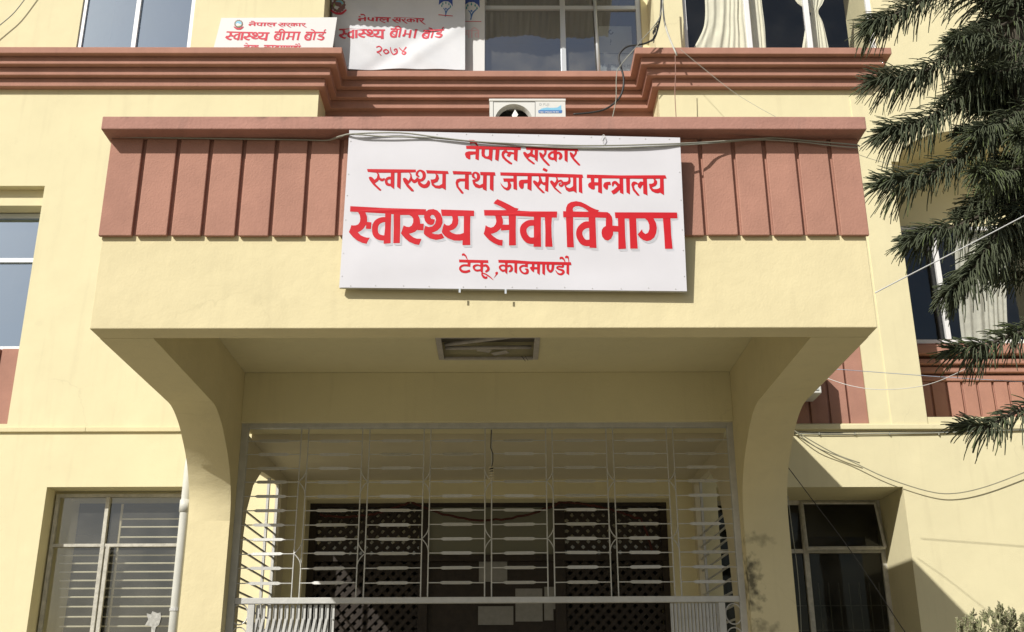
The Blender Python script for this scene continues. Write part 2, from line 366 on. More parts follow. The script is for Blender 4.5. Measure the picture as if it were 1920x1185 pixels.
# side walls with pointed arch openings
def sidewall(xa, xb, mirror):
    xi = xb if not mirror else xa
    if mirror: q = [(1304, 1100), (1298.6, 912), (1329, 881), (1345, 910), (1354, 956), (1362.6, 1003), (1378, 1150)]
    else: q = [(515, 1115), (528, 908), (491, 884), (475, 910), (463, 956), (456, 1003), (446, 1150)]
    Q = [PX(x, y, xi) for x, y in q]
    far = Q[0].y; pts = [(far, .5), (far, Q[1].z)] + [(v.y, v.z) for v in Q[2:]]
    near = max(min(pts[-1][0], 3.3), 3.08); pts[-1] = (near, Q[-1].z); pts.append((near, .5))
    pts = [(min(max(a, 3.06), 4.75), b) for a, b in pts]
    slab('porch_side_wall', CREAM, bld, [[(2.95, 0), (YF, 0), (YF, 3.94), (2.95, 3.94)], pts[::-1]], xa, xb, axis='x')
    t = empty('side_grille', ((xa + xb) / 2, 3.8, .5), None, None)
    zt = pts[1][1]; fr = MB()
    for k in range(24):
        z = .62 + .117 * k
        if z > zt: break
        MB().box((xa + xb) / 2 - .006, (xa + xb) / 2 + .006, near, far, z - .008, z + .008).build('grille_bar', GREY, t)
    for yy in (far - .04, far - .48):
        MB().box((xa + xb) / 2 - .012, (xa + xb) / 2 + .012, yy - .02, yy + .02, .5, zt + .1).build('grille_post', GREY, t)
    tag(t, 'silver bar grille in the ' + ('shaded right arch of the porch' if mirror else 'left porch arch with sunlit yellow wall behind'), 'grille', 'grilles in the porch side arches')
    return t
sidewall(-2.30, -2.235, False); sidewall(2.01, 2.075, True)
# cap
YCAP = -.16
zc0 = Z_(700, 242, YCAP); zc1 = Z_(700, 218, YCAP)
MB().box(X_(189, 240, YCAP), X_(1626, 245, YCAP), YCAP, .27, zc0, zc1).build('parapet_cap', REDC, bld, .007)
bx('parapet_cap', REDC, bld, XL - .02, XL + .17, .27, YF, 5.202, 5.26, .01)
bx('parapet_cap', REDC, bld, XR_ - .17, XR_ - .0, .27, YF, 5.202, 5.26, .01)
# parapet battens
zt = zc0 - .001; zbm = Z_(900, 441, -.03)
bx('batten_backing', RED, bld, XL + .006, XR_ - .006, -.005, .002, zbm + .012, zt)
xs_l = [209, 268, 332, 393, 455, 516, 577, 637.5]
xs_r = [1309, 1371, 1429, 1490, 1552, 1610]
yl, yr = 268, 285
edges = [X_(x, yl, -.03) for x in xs_l]
er = [X_(x, yr, -.03) for x in xs_r]
mid = []
n = round((er[0] - edges[-1]) / .219)
for k in range(1, n): mid.append(edges[-1] + (er[0] - edges[-1]) * k / n)
E_ = edges + mid + er
E_[0] = XL - .012; E_[-1] = XR_ + .012
for i in range(len(E_) - 1):
    a = E_[i] + (.028 if i else 0)
    jz = random.uniform(-.003, .003)
    bx('batten', RED, bld, a, E_[i + 1], -.032 + random.uniform(-.002, .002), -.004, zbm + jz, zt, .005)

# ------------------------------------------------------------ windows
def window(x0, x1, z0, z1, y, mull=(), trans=(), fw=.05, fm=WHITE, gm=G1, depth=.05, label=None, parts=None, sill=True):
    """fixed frame with individual bars; panes between them"""
    wn = MB()
    wn.box(x0, x0 + fw, y, y + depth, z0, z1).box(x1 - fw, x1, y, y + depth, z0, z1)
    wn.box(x0 + fw, x1 - fw, y, y + depth, z1 - fw, z1).box(x0 + fw, x1 - fw, y, y + depth, z0, z0 + fw)
    o = wn.build('window', fm, bld, .003)
    if label: o['label'] = label
    xs = [x0 + fw] + [m for m in mull] + [x1 - fw]
    zs = [z0 + fw] + list(trans) + [z1 - fw]
    for m in mull: MB().box(m - fw * .55, m + fw * .55, y - .012, y + depth - .006, z0 + fw, z1 - fw).build('mullion', fm, o, .003)
    for t in trans: MB().box(x0 + fw, x1 - fw, y - .004, y + depth - .008, t - fw * .45, t + fw * .45).build('transom', fm, o, .003)
    for i in range(len(xs) - 1):
        for j in range(len(zs) - 1):
            MB().add([(xs[i], y + .03, zs[j]), (xs[i + 1], y + .03, zs[j]), (xs[i + 1], y + .03 , zs[j + 1]), (xs[i], y + .03, zs[j + 1])], [(0, 1, 2, 3)]).build('pane', gm, o)
    return o
# top left
window(U1[0], U1[1], 9.0, 11.2, YF + .02, [X_(251, 80, YF + .02)], [], .05, WHITE, G3, label='white framed sliding window left of the health board sign')
# top middle
yw = YR + .06
window(U2[0], U2[1], 8.95, 11.0, yw, [X_(905, 80, yw), X_(1056, 80, yw)], [Z_(1000, 14, yw)], .06, ALU, G1, label='aluminium glazing of the recessed bay beside the banner')
# top right
yw = YF + .06
window(U3[0], U3[1], 9.0, 11.2, yw, [X_(1406, 80, yw), X_(1519, 80, yw)], [], .055, WHITE, G4, label='white framed window with tied curtains above the right cornice')
# A: first floor left in deep recess
bx('window_head', YEL, bld, -9.0, AX1, YF + .11, YF + .30, 7.185, 7.384)
zsA = Z_(20, 655, YF + .3)
window(-9.0, AX1, zsA - .02, 7.18, YF + .31, [-7.1], [Z_(30, 488, YF + .31)], .06, ALU, G3, label='deep set window at the left edge')
MB().box(-9.0, AX1, YF + .05, YF + .2, AZ0, Z_(20, 655, YF + .05)).build('spandrel', RED, bld)
for k in range(17):
    xx = AX1 - .004 - k * .21
    bx('batten', RED, bld, xx - .185, xx, YF + .018, YF + .05, AZ0 + .001, Z_(20, 655, YF + .05) - .002, .006)
# E: panels behind the balcony
MB().box(EX0, EX1, YF + .05, YF + .2, EZ0, 5.6).build('spandrel', RED, bld)
xe = [1534, 1561, 1590.5]
x = EX1 - .003
for k in range(7):
    bx('batten', RED, bld, x - .188, x, YF + .015, YF + .05, EZ0 + .001, 5.598, .005); x -= .212
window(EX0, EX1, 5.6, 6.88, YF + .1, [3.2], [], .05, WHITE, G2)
# C: arched recess right
yc = YF + .78
zsC = Z_(1750, 644, yc)
bx('window_head', YEL, bld, CX0 - .05, CX1 + .05, yc, YF + .95, Z_(1700, 424, yc), 8.6)
window(CX0 - .03, CX1 - .12, zsC, Z_(1700, 425, yc), yc, [X_(1774, 600, yc)], [], .05, WHITE, G4, label='sliding window under the arch behind the tree')
MB().box(X_(1757, 560, yc - .02) - .03, X_(1757, 560, yc - .02) + .012, yc - .012, yc + .03, zsC + .05, Z_(1700, 425, yc) - .05).build('dark_gap_strip', BLACK, bld)  # black strip put in for the dark gap between sash and mullion
for i, (pa, pb, o) in enumerate(((646, 663, .20), (672, 682, .14), (687, 698, .09), (703, 714, .05))):
    yy = yc - o
    MB().box(CX0 - .02, CX1 + .02, yy, YF + .945, Z_(1800, pb, yy), Z_(1800, pa, yy)).build('sill_moulding', RED, bld, .012)
MB().box(CX0 - .02, CX1 + .02, yc, YF + .949, CZ0 - .03, zsC).build('spandrel', RED, bld)
x = X_(1720, 750, yc)
zt2 = Z_(1800, 717, yc)
for k in range(13):
    bx('batten', RED, bld, x, x + .152, yc - .03, yc, CZ0, zt2, .005); x += .182
bx('ledge', YEL, bld, CX0 + .003, CX1, YF + .01, yc - .003, CZ0 - .1, CZ0 - .004)

# B lower left casement
yb = YF + .22
wb = window(LB['x0'] + .02, LB['x1'], LB['z0'], LB['z1'] - .03, yb, [X_(200, 960, yb)], [Z_(300, 1022, yb)], .036, OLDF, glass('dusty_casement_glass', (.8, .8, .76), .12, .06, .24), label='old four pane casement with security bars beside the downpipe')
z1 = Z_(200, 1026, yb); cs = MB()
for xa in (X_(182, 1100, yb - .05), X_(193, 1100, yb - .04)):
    cs.box(xa - .02, xa + .02, yb - .045, yb - .013, LB['z0'] + .05, z1)
cs.build('casement_stile', OLDF, wb, .003)
bars = empty('window_bars', (-4, yb + .1, 2), 'horizontal security bars inside the lower left casement', 'security bars')
for y in (973, 988, 1007, 1041, 1056, 1072, 1088, 1103, 1119, 1137, 1156, 1174, 1192, 1210, 1228):
    z = Z_(300, y, yb + .12)
    MB().tube([(X_(225, y, yb + .12) if y < 1030 else X_(112, y, yb + .12), yb + .12, z), (LB['x1'], yb + .12, z)], .0085, 5).build('bar', CURT, bars)
MB().box(X_(222, 1000, yb + .12), X_(222, 1000, yb + .12) + .02, yb + .11, yb + .13, 1.25, 3.75).build('bar_upright', CREAM, bars)
# torn sticker
q = [(275, 1150), (283, 1152), (286, 1146), (296, 1150), (301, 1148), (302, 1158), (298, 1172), (292, 1176), (290, 1188), (283, 1188), (284, 1175), (272, 1172), (278, 1162)]
pts = [(P(x, y, yb + .02).x, P(x, y, yb + .02).z) for x, y in q]
st = slab('paper_sticker', mat('torn_paper', (.36, .36, .34), .8, var=.35, vs=30), None, [pts[::-1]], yb + .0185, yb + .0195); tag(st, 'torn white paper sticker on the lower left window pane', 'sticker')

# D lower right window
yd = YF + .76
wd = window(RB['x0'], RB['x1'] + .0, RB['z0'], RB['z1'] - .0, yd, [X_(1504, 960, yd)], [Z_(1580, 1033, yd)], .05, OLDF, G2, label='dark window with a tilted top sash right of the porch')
# tilted sash
qa = [P(1503, 943, yd - .02), P(1641, 943, yd - .02), P(1660, 1027, yd - .13), P(1513, 1028, yd - .13)]
ts = MB()
for i in range(4):
    a, b = qa[i], qa[(i + 1) % 4]; ts.tube([a, b], .018, 4)
sh = ts.build('tilted_sash', OLDF, bld)
MB().add(qa, [(0, 1, 2, 3)]).build('pane', G2, sh, fix=False)
sb = MB()
for k in range(7):
    xx = X_(1535 + k * 19, 1100, yd + .1); sb.box(xx - .006, xx + .006, yd + .1, yd + .11, 1.3, 2.95)
for k in range(6): sb.box(RB['x0'], RB['x1'], yd + .112, yd + .12, 1.4 + k * .26, 1.412 + k * .26)
o = sb.build('security_grid', GREY, None); tag(o, 'thin grid of bars behind the dark lower right window', 'security grid')

# ------------------------------------------------------------ entrance screen behind the gate
yo = YF + .25
def ex(px, y=1040): return X_(px, y, yo)
def ez(py): return Z_(920, py, yo)
es = empty('entrance_screen', (0, yo, 0), 'dark carved timber entrance screen with diamond lattice panels behind the gate', 'door screen')
for a, b in ((572, 590), (785, 803), (1040, 1060), (1242, 1262)):
    bx('post', DWOOD, es, ex(a), ex(b), yo, yo + .1, 0, ez(937), .004)
for a, b in ((935, 950), (1040, 1052)):
    bx('rail', DWOOD, es, ex(575), ex(1262), yo - .01, yo + .11, ez(b), ez(a), .004)
MB().add([(ex(803), yo + .04, ez(1040)), (ex(1040), yo + .04, ez(1040)), (ex(1040), yo + .04, ez(950)), (ex(803), yo + .04, ez(950))], [(0, 1, 2, 3)]).build('transom_panel', mat('frosted_panel', (.16, .16, .12), .5), es)
def lattice(x0, x1, z0, z1, y):
    m = MB(); pitch = .112; hw = .021
    for s in (1, -1):
        c = (x0 - z1 if s == 1 else x0 + z0) - pitch
        end = (x1 - z0) if s == 1 else (x1 + z1)
        while c < end:
            # line x - s*z = c -> z = s*(x - c)
            pts = []
            for xx in (x0, x1):
                z = s * (xx - c)
                if z0 <= z <= z1: pts.append((xx, z))
            for zz in (z0, z1):
                xx = c + s * zz
                if x0 < xx < x1: pts.append((xx, zz))
            if len(pts) >= 2:
                (a, b), (d, e) = pts[0], pts[1]; dv = Vector((d - a, e - b)); 
                if dv.length > .02:
                    dv.normalize(); nx, nz = -dv.y * hw, dv.x * hw
                    yy = y if s == 1 else y + .012
                    m.add([(a + nx, yy, b + nz), (a - nx, yy, b - nz), (d - nx, yy, e - nz), (d + nx, yy, e + nz)], [(0, 1, 2, 3)])
                    m.add([(a + nx, yy + .01, b + nz), (a - nx, yy + .01, b - nz), (d - nx, yy + .01, e - nz), (d + nx, yy + .01, e + nz)], [(3, 2, 1, 0)])
            c += pitch
    return m.build('lattice', DWOOD, es, fix=False)
for a, b in ((590, 785), (1060, 1242)):
    lattice(ex(a), ex(b), ez(1040), ez(950), yo + .03)
    lattice(ex(a), ex(b), .3, ez(1052), yo + .03)
for a, b in ((590, 785), (1060, 1242)):
    MB().add([(ex(a), yo + .06, ez(1040)), (ex(b), yo + .06, ez(1040)), (ex(b), yo + .06, ez(950)), (ex(a), yo + .06, ez(950))], [(0, 1, 2, 3)]).build('lattice_glass', glass('lattice_glass_pane', (.25, .25, .22), .3, .15, .3), es)
bx('door_leaf', DWOOD, es, ex(803), ex(1040), yo + .06, yo + .08, 0.2, ez(1052))
for i, (x0, y0, x1, y1) in enumerate(((897, 1136, 962, 1171), (966, 1103, 1016, 1165), (1019, 1131, 1036, 1163), (898, 1050, 951, 1090), (1020, 1100, 1044, 1142))):
    pp = bx('notice_paper', PAPER, None, ex(x0), ex(x1), yo + .045 - i * .002, yo + .046 - i * .002, ez(y1), ez(y0))
    tag(pp, ['wide pale notice lowest on the entrance door', 'framed tall notice in the middle of the entrance door', 'small notice right of the framed one', 'dim poster high on the entrance door', 'narrow notice at the right door post'][i], 'notice')
gm = MB(); gp = []
for a, b, sg in (((600, 965), (770, 940), 14), ((770, 940), (1050, 942), 34), ((1050, 942), (1200, 975), -8), ((1200, 970), (1225, 1040), -6)):
    for k in range(28):
        t = k / 28; px = a[0] + (b[0] - a[0]) * t; py = a[1] + (b[1] - a[1]) * t + sg * 4 * t * (1 - t)
        gp.append(P(px, py, yo - .08))
gq = []
for k, p in enumerate(gp): gq.append(p + Vector((0, random.uniform(-.008, .008), random.uniform(-.008, .008))))
gm.tube(gq, .012, 6)
o = gm.build('garland', GARL, None, fix=False); tag(o, 'dried dark red flower garland swagged over the entrance door', 'garland')

# ------------------------------------------------------------ steel gate grille
YG = 2.75
gg = empty('entrance_grille', (0, YG, 0), 'silver painted steel grille with twisted flat bars filling the porch front', 'gate grille')
def gx(px, py=960): return X_(px, py, YG)
def gz(py): return Z_(920, py, YG)
ztop, zbot = gz(793), gz(1131)
gl, gr = X_(428, 1120, YG), X_(1399, 1120, YG)
bx('frame_post', GREY, gg, gl, gl + .062, YG - .025, YG + .025, 0, ztop, .004)
bx('frame_post', GREY, gg, gr - .06, gr, YG - .025, YG + .025, 0, ztop, .004)
bx('frame_rail', GREY, gg, gl + .062, gr - .06, YG - .025, YG + .025, gz(803), ztop, .004)
bx('frame_rail', GREY, gg, gl + .062, gr - .06, YG - .027, YG + .027, zbot, gz(1119.5), .004)
zr0, zr1 = gz(1119.5), gz(803)
pairs = [(565.6, 579.3), (680.3, 693.7), (795.5, 808), (909.7, 922), (1023, 1035), (1136, 1148.6), (1249, 1261)]
PX2 = [(X_(a, 810, YG), X_(b, 810, YG)) for a, b in pairs]
rodm = None
for a, b in PX2:
    for x in (a, b):
        if rodm is None:
            rodm = MB().tube([(0, 0, zr0), (0, 0, zr1)], .0055, 6).mesh('grille_rod')
        o = link('grille_rod', rodm, GREY, gg); o.location.x += x; o.location.y += YG
rows = [825.8, 851, 877, 902.7, 929.3, 956.3, 983, 1010, 1036.7, 1064, 1091.7]
RZ = [Z_(960, y, YG) for y in rows]
cells = [(gl + .062, PX2[0][0])] + [(PX2[i][1], PX2[i + 1][0]) for i in range(6)] + [(PX2[6][1], gr - .06)]
cm = {}
for ci, (a, b) in enumerate(cells):
    L_ = round(b - a, 3); 
    if L_ not in cm:
        h = L_ / 2; pw = .125
        m = MB().tube([(-h, 0, 0), (-pw - .01, 0, 0)], .005, 5).tube([(pw + .01, 0, 0), (h, 0, 0)], .005, 5)
        m.hexa([(-pw - .012, -.003), (-pw + .012, -.013), (pw - .012, -.013), (pw + .012, -.003), (pw + .012, .003), (pw - .012, .013), (-pw + .012, .013), (-pw - .012, .003)], -.004, .004)
        me = m.mesh('grille_bar'); bm = bmesh.new(); bm.from_mesh(me); bmesh.ops.recalc_face_normals(bm, faces=bm.faces); bm.to_mesh(me); bm.free()
        cm[L_] = me
    for z in RZ:
        o = link('grille_bar', cm[L_], GREY, gg); o.location += Vector(((a + b) / 2, YG, z + random.uniform(-.002, .002)))
        o.rotation_euler = (random.uniform(-.5, .15), random.uniform(-.008, .008), 0)
for i, (a, b) in enumerate(PX2):
    for r in ((3, 8) if i < 2 else (3, 7)):
        flip = (i % 2 == 1) if r == 3 else (i % 2 == 1 or i == 0)
        if r != 3 and i < 2: flip = i == 0
        s0, s1 = (a, b) if (i % 2 == 1 and r == 3) or (i % 2 == 1 and r != 3) else (b, a)
        if i in (2, 4, 6): s0, s1 = b, a
        z = RZ[r]
        pts = [(s0 + (s1 - s0) * (t / 6) ** 2.2, YG - .008, z + .115 * (1 - t / 6) ** 1.0) for t in range(7)]
        ptd = [(x, y, 2 * z - zz) for x, y, zz in pts]
        MB().tube(pts, .0045, 5).tube(ptd, .0045, 5).build('scroll', GREY, gg)
# rings beside the gate leaves
for cx, cy in ((449, 1152), (1376, 1151), (447, 1196), (1378, 1196)):
    c = P(cx, cy, YG); m = MB()
    m.tube([(c.x + .068 * math.cos(t * math.pi / 12), YG, c.z + .082 * math.sin(t * math.pi / 12)) for t in range(25)], .0055, 5)
    m.build('ring', GREY, gg)
def folding_gate(px0, px1, n, label, spread):
    t = empty('folding_gate', (gx((px0 + px1) / 2, 1140), YG + .03, 0), label, 'folding gate', 'folding gate leaves')
    zt_ = zbot - .004; x0, x1 = X_(px0, 1140, YG), X_(px1, 1140, YG)
    for k in range(n):
        x = x0 + (x1 - x0) * k / (n - 1); hw = .014 if spread else .0115
        m = MB().box(x - hw, x + hw, YG + .012, YG + .030, .1, zt_)
        m.box(x - hw, x - hw + .003, YG + .002, YG + .012, .1, zt_)
        m.build('channel', GREY, t, .001)
        MB().tube([(x, YG + .0, zt_ - .115), (x, YG + .012, zt_ - .115)], .006, 8).build('rivet', GREY, t)
        if spread and k < n - 1:
            m = MB(); d = (x1 - x0) / (n - 1)
            for z in (zt_ - .115, zt_ - .75, zt_ - 1.4):
                m.hexa([(x - .011, z), (x + .011, z), (x + .011 - d * 1.6, z - .5), (x - .011 - d * 1.6, z - .5)][::-1], YG - .002, YG + .001)
            m.build('lattice_strip', GREY, t)
    pxp = (X_(471, 1150, YG) if spread else X_(1354, 1150, YG))
    MB().box(pxp - .027, pxp + .027, YG - .02, YG + .03, 0, zbot - .002).build('gate_post', GREY, t, .003)
folding_gate(483, 624, 14, 'sunlit folding steel gate leaf bunched on the left of the entrance', True)
folding_gate(1260, 1346, 14, 'shaded folding steel gate leaf packed tight on the right of the entrance', False)

# hanging lamp holder
m = MB().tube([P(921, 806, YG - .05), P(920, 840, YG - .05), P(924, 850, YG - .05), P(924, 865, YG - .05), P(922, 876, YG - .05)], .0045, 5)
o = m.build('hanging_bulb', BLACK, None); m = MB()
for k in range(5):
    z0 = P(921, 880 + k * 5, YG - .05); m.tube([z0 + Vector((.02 * math.cos(t), .02 * math.sin(t), t * .003)) for t in [i * math.pi / 4 for i in range(9)]], .005, 5)
m.build('spiral_tube', CREAM, o)
m = MB().tube([P(922, 876, YG - .05), P(921, 883, YG - .05)], .016, 8).build('holder', BLACK, o)
tag(o, 'dead spiral bulb dangling on a black wire at the top of the entrance grille', 'hanging bulb')

# ------------------------------------------------------------ ceiling light
cl = empty('ceiling_light', ((lx0 + lx1) / 2, (ly0 + ly1) / 2, 4.43), 'broken white recessed fluorescent light box in the porch ceiling', 'ceiling light')
z_ = 4.42
for a in ((lx0 - .01, lx0 + .035, ly0, ly1), (lx1 - .035, lx1 + .01, ly0, ly1), (lx0 + .035, lx1 - .035, ly1 - .03, ly1 + .01), (lx0 + .035, lx1 - .035, ly0 - .01, ly0 + .03)):
    bx('frame', mat('dusty_white', (.42, .39, .36), .7, var=.15, vs=20), cl, *a, z_, z_ + .02, .002)
bx('housing', mat('dusty_grey', (.2, .18, .15), .8, var=.2, vs=10), cl, lx0, lx1, ly0, ly1, 4.58, 4.60)
for a in ((lx0 + .001, lx0 + .01), (lx1 - .01, lx1 - .001)): bx('housing_side', MATS['dusty_grey'], cl, a[0], a[1], ly0, ly1, 4.44, 4.58)
MB().tube([(lx0 + .05, 2.12, 4.47), (lx1 - .05, 2.10, 4.47)], .017, 10).build('tube', MATS['dusty_white'], cl, smooth=True)
MB().tube([(lx0 + .05, 2.03, 4.47), (lx1 - .05, 1.85, 4.50)], .017, 10).build('tube', MATS['dusty_white'], cl, smooth=True)
bx('reflector', MATS['dusty_white'], cl, lx0 + .04, lx1 - .04, 1.9, 1.98, 4.55, 4.56)
for a, b, c_ in ((-.20, -.09, .25), (-.07, .06, -.3)):
    o = MB().hexa([(a, 0), (b, 0), (b, .006), (a, .006)], -.05, .05).build('loose_flap', MATS['dusty_white'], cl); o.location += Vector((0, 2.2, 4.45)); o.rotation_euler = (.1, c_ * .3, c_)
MB().tube([PZ(978, 668, 4.42), PZ(985, 677, 4.36)], .003, 4).tube([PZ(985, 668, 4.42), PZ(990, 676, 4.39)], .003, 4).build('stray_wire', BLACK, cl)

# ------------------------------------------------------------ downpipe
pp = empty('downpipe', (-2.75, 2.6, 0), 'grey plastic rainwater pipe running down the left porch pier', 'pipe')
yp = 2.62
xp = X_(343, 1000, yp)
MB().tube([(xp, yp, 0), (xp, yp, 3.55), (xp + .02, yp - .02, 3.75)], .042, 14).build('pipe', PVC, pp, smooth=True)
zc = Z_(335, 1143, yp); 
MB().tube([(xp, yp, zc - .012), (xp, yp, zc + .012)], .048, 14).box(xp + .04, XL + .005, yp - .01, yp + .01, zc - .01, zc + .01).build('bracket', GREY, pp)
MB().tube([(xp, yp, 3.2), (xp, yp, 3.3)], .05, 14).build('socket', PVC, pp, smooth=True)

# ------------------------------------------------------------ lettering (traced strokes; each source block: origin px, scale)
class T:
    def __init__(s, ox=0, oy=0, sc=1, quad=None, box=None):
        s.ox, s.oy, s.sc, s.quad, s.box = ox, oy, sc, quad, box
        s.it = []
    def p(s, *pts): s.it.append(('p', pts)); return s
    def s(self, *pts): self.it.append(('s', pts)); return self
    def polys(s):
        """-> list of (list of faces) in source coordinates: each item = (verts, faces)"""
        out = []
        for k, pts in s.it:
            if k == 'p':
                tri = tessellate_polygon([[Vector((x, y, 0)) for x, y in pts]])
                out.append(([(x, y) for x, y in pts], [tuple(t) for t in tri]))
            else:
                q = smooth_pts([Vector(a) for a in pts], 5); V = []; Fc = []
                for i, c in enumerate(q):
                    d = q[min(i + 1, len(q) - 1)] - q[max(i - 1, 0)]; d = Vector((d.x, d.y))
                    if d.length < 1e-6: d = Vector((1, 0))
                    d.normalize(); nrm = Vector((-d.y, d.x)) * (c.z / 2)
                    V += [(c.x + nrm.x, c.y + nrm.y), (c.x - nrm.x, c.y - nrm.y)]
                    if i: Fc.append((2 * i - 2, 2 * i - 1, 2 * i + 1, 2 * i))
                out.append((V, Fc))
        return out
def lettering(name, m, parent, blocks, Y, target=None, wave=None, dxy=(0, 0), layer=0., pf=None):
    mb = MB(); k = 0
    for b in blocks:
        for V, Fc in b.polys():
            W = []
            for x, y in V:
                if target:
                    (bx0, by0, bx1, by1), (tl, tr, br, bl) = target
                    u = (x - bx0) / (bx1 - bx0); v = (y - by0) / (by1 - by0)
                    tx = (tl[0] * (1 - u) + tr[0] * u) * (1 - v) + (bl[0] * (1 - u) + br[0] * u) * v
                    ty = (tl[1] * (1 - u) + tr[1] * u) * (1 - v) + (bl[1] * (1 - u) + br[1] * u) * v
                else:
                    tx = b.ox + x / b.sc; ty = b.oy + y / b.sc
                q = pf(tx + dxy[0], ty + dxy[1]) if pf else P(tx + dxy[0], ty + dxy[1], Y)
                yy = q.y + (wave(q.x, q.z) if wave else 0) - layer - .00018 * (k % 7)
                W.append((q.x, yy, q.z))
            mb.add(W, Fc); k += 1
    return mb.build(name, m, parent, fix=False)
big1 = T(640, 360, 7.385)
big1.p((125, 200), (600, 222), (1172, 240), (1165, 320), (820, 318), (600, 298), (340, 285), (122, 275))
big1.p((1380, 245), (1838, 262), (1838, 340), (1395, 335), (1385, 300))
big1.p((225, 272), (332, 280), (355, 340), (358, 400), (345, 450), (310, 505), (270, 540), (228, 560), (265, 600), (310, 622), (350, 634), (397, 635), (372, 672), (350, 722), (290, 708), (220, 675), (160, 625), (105, 558), (125, 510), (138, 462), (165, 466), (200, 464), (235, 450), (258, 415), (264, 370), (255, 320))
big1.p((345, 415), (418, 422), (410, 515), (342, 510))
big1.s((620, 382, 68), (560, 388, 74), (505, 415, 80), (474, 460, 82), (466, 520, 80), (475, 580, 82), (510, 620, 80), (560, 636, 75), (610, 638, 72))
big1.p((608, 290), (692, 290), (684, 520), (683, 712), (587, 720), (590, 650), (605, 500))
big1.p((725, 300), (815, 310), (815, 500), (810, 708), (720, 712), (725, 500))
big1.p((935, 315), (1062, 318), (1085, 370), (1092, 430), (1080, 480), (1055, 520), (1020, 550), (975, 568), (938, 577), (960, 600), (1000, 630), (1045, 646), (1110, 648), (1090, 700), (1075, 733), (1020, 725), (940, 690), (880, 640), (825, 572), (845, 520), (862, 462), (900, 480), (940, 485), (975, 465), (995, 420), (995, 370), (975, 340))
big1.p((1075, 440), (1142, 440), (1137, 532), (1055, 528))
big1.p((1172, 270), (1210, 245), (1275, 238), (1330, 258), (1375, 305), (1400, 370), (1402, 430), (1378, 490), (1330, 535), (1280, 558), (1250, 567), (1290, 585), (1345, 588), (1392, 575), (1425, 638), (1375, 655), (1310, 665), (1230, 645), (1180, 615), (1142, 580), (1145, 520), (1162, 470), (1210, 487), (1260, 480), (1300, 440), (1312, 390), (1300, 350), (1280, 322), (1250, 318), (1230, 345), (1245, 375), (1295, 382), (1290, 415), (1275, 450), (1240, 460), (1195, 445), (1160, 405), (1145, 350), (1150, 310))
big1.p((1530, 330), (1612, 335), (1622, 400), (1615, 450), (1590, 495), (1550, 525), (1497, 542), (1530, 570), (1590, 590), (1650, 588), (1700, 570), (1700, 672), (1640, 678), (1560, 675), (1480, 645), (1430, 610), (1390, 560), (1405, 490), (1425, 440), (1455, 465), (1495, 468), (1530, 440), (1542, 390), (1538, 355))
big1.p((1697, 335), (1787, 338), (1783, 540), (1785, 738), (1677, 740), (1680, 670), (1695, 580))
big2 = T(890, 360, 9.6)
big2.p((168, 330), (580, 330), (770, 338), (1000, 350), (1485, 354), (1478, 465), (1250, 460), (1060, 450), (740, 435), (480, 437), (175, 432))
big2.p((410, 130), (520, 180), (640, 240), (720, 285), (790, 300), (765, 340), (580, 334), (540, 305), (460, 260), (390, 228), (338, 208), (370, 165))
big2.p((365, 428), (480, 430), (505, 490), (510, 560), (495, 620), (455, 680), (400, 725), (345, 750), (290, 762), (340, 810), (400, 850), (450, 868), (505, 870), (498, 975), (430, 965), (340, 925), (260, 870), (210, 820), (162, 762), (180, 700), (198, 608), (240, 635), (290, 650), (340, 635), (375, 590), (390, 540), (382, 480))
big2.p((470, 595), (620, 595), (620, 692), (475, 702))
big2.p((610, 430), (742, 432), (738, 700), (742, 965), (617, 968), (620, 700))
big2.s((1080, 560, 105), (990, 562, 110), (925, 595, 115), (880, 650, 118), (874, 720, 118), (900, 800, 118), (955, 862, 118), (1010, 882, 115), (1080, 878, 118))
big2.p((1065, 445), (1192, 455), (1190, 700), (1195, 990), (1057, 988), (1065, 900))
big2.p((1262, 455), (1390, 460), (1380, 600), (1385, 800), (1402, 988), (1270, 988), (1272, 700))
big3 = T(1050, 370, 8.348)
big3.p((47, 220), (95, 222), (440, 232), (600, 235), (745, 240), (745, 330), (550, 322), (200, 315), (50, 318))
big3.p((730, 238), (775, 258), (810, 310), (820, 370), (820, 470), (715, 470), (718, 330), (700, 325))
big3.p((715, 455), (820, 450), (832, 520), (828, 590), (800, 650), (750, 682), (700, 668), (660, 620), (648, 560), (655, 510), (680, 475))
big3.p((815, 448), (912, 455), (910, 545), (825, 542))
big3.p((905, 328), (1010, 330), (1018, 600), (1032, 808), (912, 815), (910, 560))
big3.p((855, 242), (1400, 240), (1830, 240), (1838, 330), (1190, 335), (1080, 338), (865, 332))
big3.p((1080, 332), (1190, 332), (1200, 600), (1215, 808), (1098, 808), (1090, 560))
big3.p((1320, 328), (1460, 326), (1500, 400), (1515, 480), (1505, 560), (1475, 630), (1420, 675), (1360, 690), (1300, 675), (1250, 635), (1212, 585), (1245, 550), (1282, 505), (1295, 550), (1335, 578), (1375, 560), (1398, 500), (1395, 430), (1370, 370))
big3.p((1610, 328), (1728, 328), (1740, 580), (1762, 806), (1642, 808), (1630, 580))
big3.p((92, 310), (205, 312), (205, 550), (217, 785), (110, 782), (102, 550))
big3.p((92, 224), (95, 165), (120, 110), (170, 78), (250, 65), (330, 80), (410, 118), (490, 165), (560, 195), (610, 208), (590, 240), (440, 236), (440, 220), (400, 190), (350, 160), (290, 142), (240, 145), (205, 165), (198, 190), (208, 228))
big3.s((460, 432, 100), (400, 438, 108), (345, 470, 100), (308, 520, 98), (300, 580, 98), (318, 640, 100), (360, 697, 100), (410, 718, 98), (465, 716, 100))
big3.p((445, 312), (552, 320), (560, 550), (570, 797), (462, 790), (458, 560))
nep = T(860, 255, 8)
